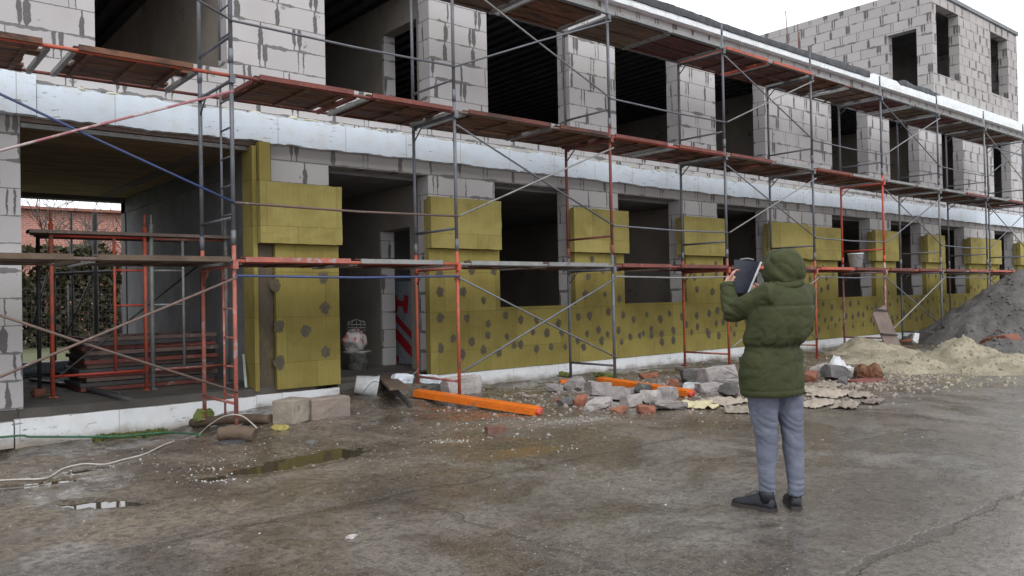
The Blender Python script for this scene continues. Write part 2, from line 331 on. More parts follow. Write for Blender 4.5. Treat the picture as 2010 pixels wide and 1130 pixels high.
def mat_water():
    t = NT('puddle_water'); P = t.n('ShaderNodeTexCoord').outputs['Object']
    t.b.inputs['Base Color'].default_value = (.045, .037, .022, 1); t.b.inputs['Roughness'].default_value = .03
    t.b.inputs['IOR'].default_value = 1.33; t.b.inputs['Specular IOR Level'].default_value = .9
    t.bump(t.noise(P, 5, 2), .02, .01)
    return t.m
M_water = mat_water()

# ------------------------------------------------------------------ mesh builder
class MB:
    def __init__(s): s.v = []; s.f = []; s.mi = []; s.sm = []
    def add(s, vs, fs, mi=0, smooth=False):
        o = len(s.v); s.v += [Vector(p) for p in vs]
        for f in fs: s.f.append(tuple(o + i for i in f)); s.mi.append(mi); s.sm.append(smooth)
        return s
    def box(s, x0, x1, y0, y1, z0, z1, mi=0):
        p = [(x, y, z) for z in (z0, z1) for y in (y0, y1) for x in (x0, x1)]
        return s.add(p, [(0, 2, 3, 1), (4, 5, 7, 6), (0, 1, 5, 4), (2, 6, 7, 3), (0, 4, 6, 2), (1, 3, 7, 5)], mi)
    def obox(s, c, size, rot=None, mi=0):
        rot = rot or Matrix.Identity(3); c = Vector(c); h = [k / 2 for k in size]
        p = [c + rot @ Vector((x * h[0], y * h[1], z * h[2])) for z in (-1, 1) for y in (-1, 1) for x in (-1, 1)]
        return s.add(p, [(0, 2, 3, 1), (4, 5, 7, 6), (0, 1, 5, 4), (2, 6, 7, 3), (0, 4, 6, 2), (1, 3, 7, 5)], mi)
    def beam(s, p, q, w, h, mi=0, up=(0, 0, 1)):
        p, q = Vector(p), Vector(q); d = (q - p); L = d.length; d.normalize(); u = Vector(up)
        if abs(d.dot(u)) > .99: u = Vector((0, 1, 0))
        sx = d.cross(u).normalized(); u = sx.cross(d)
        return s.obox((p + q) / 2, (L, w, h), Matrix((d, sx, u)).transposed(), mi)
    def sweep(s, pts, rad, n=10, mi=0, smooth=True, flat=None):
        pts = [Vector(p) for p in pts]; k = len(pts)
        if not isinstance(rad, (list, tuple)): rad = [rad] * k
        t0 = (pts[1] - pts[0]).normalized(); a = Vector((0, 0, 1)) if abs(t0.z) < .9 else Vector((1, 0, 0))
        nx = t0.cross(a).normalized(); vs = []; fs = []
        for i, p in enumerate(pts):
            t = ((pts[min(i + 1, k - 1)] - p).normalized() + (p - pts[max(i - 1, 0)]).normalized())
            t = t.normalized() if t.length > 1e-6 else t0
            nx = (nx - t * nx.dot(t)).normalized(); ny = t.cross(nx)
            r = rad[i]; ra, rb = r if isinstance(r, (tuple, list)) else (r, r)
            vs += [p + nx * (ra * math.cos(2 * math.pi * j / n)) + ny * (rb * math.sin(2 * math.pi * j / n)) for j in range(n)]
        for i in range(k - 1):
            for j in range(n):
                b, c = i * n + j, i * n + (j + 1) % n
                fs.append((b, c, c + n, b + n))
        s.add(vs, fs, mi, smooth)
        s.add([], []); o = len(s.v) - len(vs)
        s.f.append(tuple(o + j for j in reversed(range(n)))); s.mi.append(mi); s.sm.append(False)
        s.f.append(tuple(o + (k - 1) * n + j for j in range(n))); s.mi.append(mi); s.sm.append(False)
        return s
    def tube(s, p, q, r, n=8, mi=0): return s.sweep([p, q], r, n, mi)
    def rings(s, rings, mi=0, smooth=True, cap=True):
        n = len(rings[0]); vs = [p for r in rings for p in r]; fs = []
        for i in range(len(rings) - 1):
            for j in range(n):
                b, c = i * n + j, i * n + (j + 1) % n; fs.append((b, c, c + n, b + n))
        s.add(vs, fs, mi, smooth)
        if cap:
            o = len(s.v) - len(vs)
            s.f.append(tuple(o + j for j in reversed(range(n)))); s.mi.append(mi); s.sm.append(smooth)
            s.f.append(tuple(o + (len(rings) - 1) * n + j for j in range(n))); s.mi.append(mi); s.sm.append(smooth)
        return s
    def ell(s, c, r, n=14, mi=0, rot=None):
        c = Vector(c); R = rot or Matrix.Identity(3); rs = []
        for i in range(n + 1):
            th = math.pi * min(max(i / n, .02), .98)
            rs.append([c + R @ Vector((r[0] * math.sin(th) * math.cos(2 * math.pi * j / (2 * n)), r[1] * math.sin(th) * math.sin(2 * math.pi * j / (2 * n)), -r[2] * math.cos(th))) for j in range(2 * n)])
        return s.rings(rs, mi)
    def build(s, name, mats, parent=None, origin=None, keep=False):
        if not isinstance(mats, (list, tuple)): mats = [mats]
        if parent is not None:
            r = parent
            while r.parent: r = r.parent
            org = Vector(r['_org'])
        elif origin is not None: org = Vector(origin)
        else:
            xs = [p.x for p in s.v]; ys = [p.y for p in s.v]; zs = [p.z for p in s.v]
            org = Vector(((min(xs) + max(xs)) / 2, (min(ys) + max(ys)) / 2, min(zs)))
        me = bpy.data.meshes.new(name); me.from_pydata([p - org for p in s.v], [], s.f)
        for mt in mats: me.materials.append(mt)
        me.polygons.foreach_set('material_index', s.mi); me.polygons.foreach_set('use_smooth', s.sm)
        uvl = me.uv_layers.new(name='UVMap')
        for pl in me.polygons:
            nn = pl.normal; ax, ay, az = abs(nn.x), abs(nn.y), abs(nn.z)
            for li in pl.loop_indices:
                p = s.v[me.loops[li].vertex_index]
                uvl.data[li].uv = (p.x, p.y) if (az >= ax and az >= ay) else ((p.x, p.z) if ay >= ax else (p.y + 3.3, p.z))
        ob = bpy.data.objects.new(name, me); COL.objects.link(ob)
        if parent is not None: ob.parent = parent
        else: ob.location = org; ob['_org'] = tuple(org)
        return ob
def thing(name, loc, label, cat, group=None):
    o = bpy.data.objects.new(name, None); COL.objects.link(o); o.location = loc; o.empty_display_size = .1; o['_org'] = tuple(loc)
    return tag(o, label, cat, group)
def tag(o, label, cat, group=None):
    o['label'] = label; o['category'] = cat
    if group: o['group'] = group
    return o
def struct(o, kind='structure'): o['kind'] = kind; return o
def catmull(pts, k=6):
    pts = [Vector(p) for p in pts]; P = [pts[0]] + pts + [pts[-1]]; out = []
    for i in range(1, len(P) - 2):
        for j in range(k):
            t = j / k; a, b, c, d = P[i - 1], P[i], P[i + 1], P[i + 2]
            out.append(.5 * ((2 * b) + (c - a) * t + (2 * a - 5 * b + 4 * c - d) * t * t + (3 * b - a - 3 * c + d) * t ** 3))
    out.append(pts[-1]); return out
def sstep(a, b, x):
    t = min(1, max(0, (x - a) / (b - a))); return t * t * (3 - 2 * t)
def nz(x, y, z=0.): return noise.noise(Vector((x, y, z)))

# ------------------------------------------------------------------ ground
def gh0(x, y):
    slab = sstep(-4.6, -5.5, y) if False else 1 - sstep(-5.6, -4.7, y)
    h = (nz(x * .5, y * .5, 3) * .022 + nz(x * 2.1, y * 2.1, 7) * .013) * (1 - .75 * slab)
    w = sstep(-3.3, -1.0, y)
    h += w * (.035 + .03 * nz(x * 2.7, y * 2.7, 1) + .02 * nz(x * 7, y * 7, 5))
    h += sstep(-5.0, -4.2, y) * (.007 * nz(x * 6, y * 6, 2) + .006 * max(0, nz(x * 8, y * 8, 12)))
    h -= .16 * (1 - sstep(2.9, 4.0, x)) * sstep(-1.9, -.7, y)
    h -= .17 * (1 - sstep(1.05, 1.5, x)) * sstep(-1.9, -1.0, y)
    h += .20 * math.exp(-((x - 6.15) / .85) ** 2) * sstep(-1.6, -.1, y)
    far = sstep(60, 140, math.hypot(x - 10, y))
    if y > .1: h = h * .0 - .02
    return h * (1 - far)
def pud(x, y, c):
    dx, dy = x - c[0], y - c[1]; co_, si = math.cos(c[4]), math.sin(c[4])
    return math.hypot((dx * co_ + dy * si) / c[2], (dy * co_ - dx * si) / c[3])
PZ = [gh0(c[0], c[1]) - .012 for c in PUDDLES]
def gh(x, y):
    h = gh0(x, y)
    for c, z in zip(PUDDLES, PZ):
        if abs(x - c[0]) < 2 and abs(y - c[1]) < 2:
            r = pud(x, y, c) + .5 * nz(x * 5, y * 5, 9) + .38 * nz(x * 14, y * 14, 4)
            k = 1 - sstep(.75, 1.6, r)
            h = h * (1 - k) + (z - .02) * k
    return h
def lines(lo, hi, step, far):
    a = []; x = lo
    while x < hi: a.append(x); x += step
    s = step; x = hi
    while x < far: a.append(x); s *= 1.35; x += s
    s = step; x = lo - step
    while x > -far: a.insert(0, x); s *= 1.35; x -= s
    return a
gx, gy = lines(-.6, 17, .055, 17.05), lines(-10.2, .3, .055, 420)
gx = [-.6 - .055 * (1.35 ** k - 1) / .35 * 1.35 for k in range(26, 0, -1)] + [x for x in gx if x >= -.6] + [17.1 + .1 * k for k in range(95)] + [26.6 + .1 * (1.35 ** k - 1) / .35 * 1.35 for k in range(1, 25)]
gb = MB(); nxg = len(gx)
gv = [(x, y, gh(x, y)) for y in gy for x in gx]
gf = [(j * nxg + i, j * nxg + i + 1, (j + 1) * nxg + i + 1, (j + 1) * nxg + i) for j in range(len(gy) - 1) for i in range(nxg - 1)]
me = bpy.data.meshes.new('ground'); me.from_pydata(gv, [], gf); me.materials.append(M_ground)
me.polygons.foreach_set('use_smooth', [True] * len(gf))
ground = bpy.data.objects.new('ground', me); COL.objects.link(ground); struct(ground)
for c, z in zip(PUDDLES, PZ):
    n = 40; ring = [(c[0] + 1.9 * (c[2] * math.cos(a) * math.cos(c[4]) - c[3] * math.sin(a) * math.sin(c[4])), c[1] + 1.9 * (c[2] * math.cos(a) * math.sin(c[4]) + c[3] * math.sin(a) * math.cos(c[4])), z) for a in [2 * math.pi * i / n for i in range(n)]]
    struct(MB().add(ring, [tuple(range(n))]).build('puddle', M_water))

# ------------------------------------------------------------------ the unfinished building
X_END = 38.0
BLD = thing('unfinished_building', (0, 0, 0), 'long unfinished two storey building of grey gas blocks with empty window openings', 'building')
def wall_holes(mb, axis, const, thick, u0, u1, z0, z1, holes, mi=0, caps='ud'):
    """wall along axis ('x' or 'y'); front at const, back at const+thick; holes (u0,u1,z0,z1)"""
    us = sorted(set([u0, u1] + [h for q in holes for h in q[:2] if u0 < h < u1])); zs = sorted(set([z0, z1] + [h for q in holes for h in q[2:] if z0 < h < z1]))
    def P(u, d, z): return (u, const + d, z) if axis == 'x' else (const + d, u, z)
    solid = {}
    for i in range(len(us) - 1):
        for j in range(len(zs) - 1):
            cu, cz = (us[i] + us[i + 1]) / 2, (zs[j] + zs[j + 1]) / 2
            solid[i, j] = not any(h[0] < cu < h[1] and h[2] < cz < h[3] for h in holes)
    for (i, j), sld in solid.items():
        if not sld: continue
        a, b, c, d = us[i], us[i + 1], zs[j], zs[j + 1]
        mb.add([P(a, 0, c), P(b, 0, c), P(b, 0, d), P(a, 0, d)], [(0, 1, 2, 3)], mi)
        mb.add([P(a, thick, c), P(b, thick, c), P(b, thick, d), P(a, thick, d)], [(3, 2, 1, 0)], mi)
        for (di, dj, e) in ((-1, 0, ((a, c), (a, d))), (1, 0, ((b, d), (b, c))), (0, -1, ((b, c), (a, c))), (0, 1, ((a, d), (b, d)))):
            if solid.get((i + di, j + dj), False): continue
            (p, q), (r, s_) = e
            mb.add([P(p, 0, q), P(r, 0, s_), P(r, thick, s_), P(p, thick, q)], [(0, 1, 2, 3)], mi)
    return mb
LO = [(1.55, 4.42), (5.28, 6.95), (8.25, 9.93), (11.2, 13.03), (14.26, 16.12), (18.97, 20.92), (22.08, 23.94), (25.28, 26.98), (29.42, 31.12), (33.5, 35.2)]
UP = [(-1.0, 0.6), (2.32, 3.87), (5.26, 7.02), (8.15, 10.0), (11.2, 13.05), (14.28, 16.12), (19.05, 20.93), (22.14, 23.95), (25.5, 27.06), (29.52, 31.07), (33.5, 35.2)]
lw = MB(); wall_holes(lw, 'x', 0, .3, 6.95, X_END, .28, 3.3, [(a, b, 1.20, 3.3) for i, (a, b) in enumerate(LO) if i > 1])
MB().box(4.42, 5.28, 0, .3, .28, 3.3).build('ground_floor_pier', M_block, BLD)
lw.build('ground_floor_wall', M_block, BLD)
MB().box(-9, 1.55, 0, .3, .28, 3.3).build('ground_floor_pier', M_block, BLD)
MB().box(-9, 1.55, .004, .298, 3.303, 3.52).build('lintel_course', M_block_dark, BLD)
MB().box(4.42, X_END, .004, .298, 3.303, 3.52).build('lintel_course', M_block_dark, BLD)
uw = MB(); wall_holes(uw, 'x', 0, .3, -9, X_END, 3.523, 6.50, [(a, b, 4.42, 6.503) for a, b in UP]); uw.build('upper_wall', M_block, BLD)
MB().box(-9, X_END, .005, .298, 6.503, 6.84).build('upper_lintel_course', M_block_dark if False else M_block, BLD)
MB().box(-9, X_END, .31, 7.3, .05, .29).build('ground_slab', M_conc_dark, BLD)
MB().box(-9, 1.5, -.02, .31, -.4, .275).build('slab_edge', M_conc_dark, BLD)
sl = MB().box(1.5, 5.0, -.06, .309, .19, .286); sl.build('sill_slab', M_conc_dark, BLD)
MB().box(4.4, X_END, .31, 7.3, 3.25, 3.52).build('floor_slab', M_conc, BLD)
MB().box(-9, 4.4, .31, 7.3, 3.54, 3.80).build('passage_ceiling', M_ceil, BLD)
# profiled steel deck of the roof seen through the upper openings
rb = MB(); x = -9.0
while x < X_END - .1:
    rb.box(x, x + .16, .31, 7.3, 6.46, 6.50); rb.box(x + .16, x + .30, .31, 7.3, 6.38, 6.42); rb.box(x + .155, x + .165, .31, 7.3, 6.42, 6.46); rb.box(x + .295, x + .305, .31, 7.3, 6.42, 6.46); x += .30
rb.build('roof_deck', M_deckmetal, BLD)
MB().box(-9, X_END, .31, 7.3, 6.51, 6.83).build('roof_slab', M_conc, BLD)
bw = MB(); wall_holes(bw, 'x', 7.0, .3, -9, X_END, .285, 6.50, [(1.9, 4.40, .285, 3.46), (-3, 0, 1.2, 3.1)]); bw.build('back_wall', M_conc, BLD)
# partitions
p1 = MB(); wall_holes(p1, 'y', 4.42, .2, .305, 6.99, .292, 3.53, []); p1.build('passage_wall', mat('passage_concrete', (.30, .30, .315), (.22, .22, .23), 1.5, .9, .3, 30), BLD)
MB().box(-.2, 0, .305, 6.99, .292, 3.53).build('passage_wall', M_conc, BLD)
M_plast2 = mat('lit_plaster', (.30, .27, .235), (.22, .195, .17), .9, .95, .2, 25, third=(.15, .13, .11), t_scale=3)
p2 = MB(); wall_holes(p2, 'y', 7.05, .26, .305, 6.99, .292, 3.245, [(.70, 1.65, .292, 2.57)]); p2.build('partition_wall', M_plast2, BLD)
MB().box(7.052, 7.308, 1.60, 1.648, .293, 2.56).build('door_reveal', M_block, BLD)
p3 = MB(); wall_holes(p3, 'y', 7.05, .22, .305, 6.99, 3.53, 6.37, [(.40, 1.45, 3.53, 5.85)]); p3.build('partition_wall', M_plast2, BLD)
MB().box(7.052, 7.268, 1.40, 1.448, 3.535, 5.84).build('door_reveal', M_block, BLD)
for xx in (3.9, 17.5, 24.7, 28.3): MB().box(xx, xx + .2, .305, 6.99, 3.53, 6.37).build('partition_wall', M_plaster, BLD)
for xx in (17.5, 28.3, 13.6): MB().box(xx, xx + .2, .305, 6.99, .292, 3.245).build('partition_wall', M_plaster, BLD)
for zz in ((.292, 3.24), (3.53, 6.37)): MB().box(X_END - .3, X_END - .01, .31, 6.99, zz[0], zz[1]).build('end_wall', M_block, BLD)
# galvanised rail under the gateway soffit
MB().box(1.56, 4.2, .02, .07, 3.40, 3.45).build('soffit_rail', M_steel_l, BLD)
MB().box(1.552, 4.4, .0, .29, 3.46, 3.52).build('soffit_board', M_brown, BLD)

# foam band at the floor slab: ragged strip of foam boards
def band(x0, x1, zb, zt, y0, y1, seed, ragb, ragt, step=.06):
    mb = MB(); n = int((x1 - x0) / step); fr = []
    for i in range(n + 1):
        x = x0 + (x1 - x0) * i / n
        b = zb(x) + ragb * (nz(x * 3, seed) + .7 * nz(x * 11, seed + 5)); t = zt(x) + ragt * (nz(x * 2, seed + 2) + .8 * nz(x * 9, seed + 8))
        yo = y0 + .006 * nz(x * 5, seed + 3)
        fr.append(((x, yo, b), (x, yo - .004, (b + t) / 2), (x, yo, t), (x, y1, t), (x, y1, b)))
    vs = [p for f in fr for p in f]; fs = []
    for i in range(n):
        for j in range(5):
            a = i * 5 + j; c = i * 5 + (j + 1) % 5; fs.append((a, a + 5, c + 5, c))
    fs += [(0, 1, 2, 3, 4), tuple(n * 5 + j for j in (4, 3, 2, 1, 0))]
    return mb.add(vs, fs)
band(1.70, X_END, lambda x: 3.51 - .03 * sstep(7, 14, x), lambda x: 3.87 - .07 * sstep(4, 14, x) + .1 * sstep(22, 33, x), -.105, -.002, 2.2, .024, .034, .04).build('foam_band', M_foam, BLD)
band(-9, 1.69, lambda x: 3.52, lambda x: 3.97, -.135, -.002, 4.2, .012, .02).build('foam_band', M_foam, BLD)
tag_ = MB()
for i in range(46):   # squeezed out foam beads along the top edge
    x = 2.2 + i * .42 + random.uniform(-.15, .15); z = 3.875 - .07 * sstep(4, 14, x)
    tag_.ell((x, -.055, z + .012), (random.uniform(.04, .11), .045, random.uniform(.014, .03)), 6)
FBD = tag_.build('foam_beads', mat('foam_bead', (.62, .60, .44), (.7, .7, .62), 9, .8, .3, 40), BLD); FBD['kind'] = 'stuff'
# plinth boards
M_plinth_l = mat_foam('plinth_foam_clean', (.76, .78, .80), (.30, .26, .21), -.13)
def plinth(x0, x1, z0=-.35, zt=.245):
    band(x0, x1, lambda x: z0, lambda x: zt, -.10, -.002, x0, 0, .006).build('plinth_board', M_plinth_l if x0 < 4.1 else M_plinth, BLD)
plinth(-9, 1.44, -.12, .165); plinth(1.455, 4.15, -.35, .185); plinth(4.155, 5.34, -.35, .2); plinth(6.87, X_END)
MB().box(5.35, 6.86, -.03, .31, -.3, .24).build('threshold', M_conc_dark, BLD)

# mineral wool boards with grey dabs of glue
def dab(mb, x, z, y, r, mi):
    n = 26; ph = random.random() * 9
    def ringp(k, yy, rag):
        out = []
        for q in range(n):
            a = 2 * math.pi * q / n; rr = r * k * (1 + .26 * nz(math.cos(a) * 1.2 + ph, math.sin(a) * 1.2, ph) + rag * random.uniform(-.16, .16))
            out.append((x + rr * .92 * math.cos(a), yy, z + rr * 1.06 * math.sin(a)))
        return out
    mb.add([(x, y - .001, z)] + ringp(1.0, y - .0005, 1), [(0, 1 + (q + 1) % n, 1 + q) for q in range(n)], mi + 1)
    mb.add([(x, y - .006, z)] + ringp(.72, y - .002, 1), [(0, 1 + (q + 1) % n, 1 + q) for q in range(n)], mi)
dabs = [(540, 560), (635, 545), (548, 640), (638, 605), (600, 650), (640, 690), (548, 712)]
wl_holes = [(5.35, 6.86, .0, 2.2)] + [(a + (.0 if i else -.02), b + .0, 1.25, 2.2) for i, (a, b) in enumerate(LO[2:])]
wj = MB(); wall_holes(wj, 'x', -.12, .118, 4.43, 5.35, .25, 2.17, [])
wi = MB(); wall_holes(wi, 'x', -.12, .118, 6.86, X_END, .25, 2.17, wl_holes[1:])
dabs = [(540, 560), (635, 545), (548, 640), (638, 605), (600, 650), (640, 690), (548, 712)]
for px, py in dabs:
    p = atY(px, py, -.12); dab(wj, p.x, p.z, -.1215, .082, 1)
random.seed(11)
for zrow, dens in ((1.80, 1.1), (1.98, .55), (1.42, 1.0), (1.02, 1.0), (.72, 1.25), (.58, .9)):
    x = 7.05
    while x < 36:
        zz = zrow + random.uniform(-.10, .10)
        inhole = any(h[0] - .10 < x < h[1] + .10 and h[2] - .10 < zz for h in wl_holes)
        if not inhole and .38 < zz < 2.07: dab(wi, x, zz, -.1215, random.uniform(.052, .078), 1)
        x += random.uniform(.26, .52) / dens
DABM = [M_wool2, M_dab, mat('thin_adhesive', (.135, .112, .058), (.105, .09, .05), 14, .9, .4, 60)]
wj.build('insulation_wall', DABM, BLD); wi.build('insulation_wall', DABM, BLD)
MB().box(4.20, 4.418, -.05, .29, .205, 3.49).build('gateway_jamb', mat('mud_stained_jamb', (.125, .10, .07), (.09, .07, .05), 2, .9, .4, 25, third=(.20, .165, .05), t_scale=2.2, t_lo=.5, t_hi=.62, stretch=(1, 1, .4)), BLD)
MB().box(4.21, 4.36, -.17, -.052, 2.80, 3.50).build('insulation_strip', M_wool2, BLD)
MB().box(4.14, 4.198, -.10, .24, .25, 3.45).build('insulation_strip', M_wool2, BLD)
BOX = [(4.19, 5.36), (6.84, 8.20), (9.83, 11.24), (12.86, 14.30), (15.95, 18.98), (20.75, 22.05), (23.85, 25.0), (26.88, 29.36), (31.05, 33.4)]
for i, (a, b) in enumerate(BOX):
    t = MB()
    za, zb = 2.175, 2.965 + random.uniform(-.02, .02)
    ins0 = .12 if i else .02
    t.box(a + .02, b - .05, -.12, -.003, za - .17 if False else za, zb - .03)
    t.box(a, b, -.225, -.121, za, zb)
    if i == 4: t = MB().box(a + .02, b - .05, -.12, -.003, za, zb - .03); t.box(a, (a + b) / 2 - .02, -.225, -.121, za, zb); t.box((a + b) / 2 - .017, b, -.221, -.121, za - .02, zb - .03)
    nb = MB()
    for q in range(0, len(t.f), 6):
        v8 = t.v[q // 6 * 8: q // 6 * 8 + 8]; bm = bmesh.new(); bv = [bm.verts.new(v) for v in v8]
        for fc in ((0, 2, 3, 1), (4, 5, 7, 6), (0, 1, 5, 4), (2, 6, 7, 3), (0, 4, 6, 2), (1, 3, 7, 5)): bm.faces.new([bv[k] for k in fc])
        bmesh.ops.subdivide_edges(bm, edges=list(bm.edges), cuts=9, use_grid_fill=True); bm.normal_update(); bm.verts.index_update()
        nb.add([v.co + v.normal * (.007 * nz(v.co.x * 6, v.co.z * 6, i) + .006 * nz(v.co.x * 21, v.co.z * 21, v.co.y * 20)) for v in bm.verts], [tuple(v.index for v in fc.verts) for fc in bm.faces]); bm.free()
    nb.build('insulation_panel', M_wool, BLD)
# roof edge: white foam fascia, dark membrane over it
band(-9, X_END, lambda x: 6.845, lambda x: 6.965 + .16 * sstep(20.8, 21.0, x) - .07 * sstep(22.3, 22.5, x) + .09 * sstep(24.9, 25.2, x), -.16, .30, 6, .006, .006, .08).build('roof_edge', M_white_edge, BLD)
band(-9, 20.75, lambda x: 6.97, lambda x: 7.11 + .02 * math.sin(x * .7), -.19, .9, 9, .016, .02, .08).build('roof_membrane', M_membrane, BLD)
band(22.5, 24.85, lambda x: 7.06, lambda x: 7.19 + .03 * math.sin(x * 5), -.17, .9, 3, .03, .05, .08).build('roof_membrane', M_membrane, BLD)
MB().box(-9, 25.0, .9, 7.4, 6.84, 6.98).build('roof_membrane', M_membrane, BLD)
# rooftop block
tb = MB(); wall_holes(tb, 'x', .02, .3, 25.1, 32.0, 6.97, 10.28, [(25.38, 27.02, 7.88, 9.98), (29.58, 31.1, 7.92, 9.98)])
tb.build('rooftop_front_wall', M_block_old, BLD)
ts = MB(); wall_holes(ts, 'y', 25.1, .3,   .322, 9.5, 6.99, 10.50, [(.48, 1.36, 6.99, 9.30)]); ts.build('rooftop_side_wall', M_block_old, BLD)
MB().box(31.7, 32.0, .322, 9.5, 6.97, 10.28).build('rooftop_side_wall', M_block_old, BLD)
MB().box(25.4, 31.7, 9.2, 9.5, 6.97, 10.1).build('rooftop_back_wall', M_block_old, BLD)
MB().box(25.41, 31.69, .33, 9.19, 10.10, 10.25).build('rooftop_roof', M_conc, BLD)
MB().box(25.08, 32.04, -.03, .34, 10.283, 10.40).build('rooftop_roof_edge', mat('roof_edge_grey', (.27, .29, .30), (.20, .215, .225), 2, .9, .3, 20), BLD)
MB().box(25.41, 31.69, 3.0, 3.2, 6.98, 10.1).build('rooftop_partition', M_conc_dark, BLD)
for k, (x, y) in enumerate(((22.2, 3.0), (22.85, 3.05), (22.75, 3.0))):    # starter bars sticking out of the roof
    MB().sweep(catmull([(x, y, 6.99), (x + .02, y, 8.2), (x - .05 + .1 * k, y + .05, 9.95 - .25 * k)], 4), .014, 6).build('rebar', M_rust, BLD)

# ------------------------------------------------------------------ scaffolding
YO, YI = -1.55, -.55
FX = [3.33 + 3.015 * (i - 1) for i in range(0, 11)]
TZ = [.10, 2.10, 4.10]
LZ = [1.86, 3.90, 5.84]
SCF = thing('scaffolding', (3.33, -1.05, .1), 'long three level tube scaffolding of grey and orange frames standing along the block facade', 'scaffolding')
PAL = {'o': M_orange, 's': M_salmon, 'r': M_redpaint, 'R': M_rust, 'g': M_steel, 'l': M_steel_l, 'b': M_brown, 'p': M_pink, 'B': M_blue}
FC = ['ogg', 'sgg', 'ogg', 'gRg', 'ogg', 'ogg', 'prg', 'glg', 'bgl', 'ggg', 'ggg']
for i, X in enumerate(FX):
    lx = random.uniform(-.02, .02)
    for t in range(3):
        z0, z1 = TZ[t], TZ[t] + 2.0
        if t == 0: z0 = .03 + gh(X, YO) * .5
        mt = PAL[FC[i][t]]; top = z1 + (.06 if t < 2 else .10)
        f = MB()
        for y in (YO, YI):
            f.tube((X, y, z0), (X + lx * .3, y, z1), .0235, 10)
            if t: f.tube((X, y, z0 - .06), (X, y, z0 + .10), .0285, 10)
            f.obox((X, y - .03, LZ[t] - .04), (.06, .05, .09))
            if t == 0: f.obox((X, y, z0 + .004), (.11, .11, .008))
        if t == 2:
            f.tube((X, YO, z1), (X, YO, z1 + .22), .018, 8); f.tube((X, YI, z1), (X, YI, z1 + .1), .018, 8)
        fo = f.build('frame', mt, SCF)
        mr = PAL['s'] if (FC[i][t] in 'os' and t == 0) else mt
        for zz, rr in ((TZ[t] + (.2 if t == 0 else .24), .018), (LZ[t] - .05, .02)):
            MB().tube((X, YO, zz), (X, YI, zz), rr, 8).build('rung', mr, fo)
        if i == 1:
            lf = MB().tube((X, -1.22, TZ[t] + .05), (X, -1.22, LZ[t] - .05), .014, 8)
            for q in range(5): lf.tube((X, YO, TZ[t] + .28 + .32 * q), (X, -1.22, TZ[t] + .28 + .32 * q), .011, 6)
            lf.build('ladder', mt, fo)
        # knee braces under the deck
        if t < 2 or i > 3: MB().tube((X, YI - .005, LZ[t] - .25), (X, YI - .22, LZ[t] - .06), .011, 6).build('gusset', mr, fo)
LEDO = ['boR', 'oRg', 'lbg', 'Rrg', 'Rll', 'ooR', 'olg', 'lgl', 'ogg', 'ooR']
LEDI = ['bRg', 'bRg', 'Rbg', 'RRg', 'bgR', 'bgg', 'Rgg', 'ggg', 'ggg', 'ggg']
for b in range(10):
    xa, xb = FX[b], FX[b + 1]
    for lv in range(3):
        if lv == 2 and b < 2: continue
        MB().tube((xa + .02, YO - .03, LZ[lv]), (xb - .02, YO - .03, LZ[lv] + random.uniform(-.012, .012)), .021, 8).build('ledger', PAL[LEDO[b][lv]], SCF)
        MB().tube((xa + .02, YI + .03, LZ[lv]), (xb - .02, YI + .03, LZ[lv]), .019, 8).build('ledger', PAL[LEDI[b][lv]], SCF)
    for t in range(3):
        zl = TZ[t] + (.33 if t == 0 else .40); zh = TZ[t] + 1.62
        if b % 2 == 0:
            ca, cb = {(0, 0): 'bb', (0, 1): 'Bp', (0, 2): 'gg'}.get((b, t), random.choice(['gg', 'gl', 'lg']))
            if t == 0: zh = 1.68
            y = YO - .045
            MB().sweep([(xa, y, zh), ((xa + xb) / 2, y - .012, (zl + zh) / 2 - .015), (xb, y, zl)], .0135, 7).build('brace', PAL[ca], SCF)
            MB().sweep([(xa, y - .03, zl), ((xa + xb) / 2, y - .045, (zl + zh) / 2 + .01), (xb, y - .03, zh)], .0135, 7).build('brace', PAL[cb], SCF)
        else:
            zz = 1.70 if t == 0 else zl
            cc = {(1, 0): 'B', (1, 1): 'b', (1, 2): 'g', (3, 0): 'l'}.get((b, t), 'g')
            MB().sweep([(xa, YO - .045, zz), ((xa + xb) / 2, YO - .05, zz - .02), (xb, YO - .045, zz)], .0145, 7).build('guard_rail', PAL[cc], SCF)

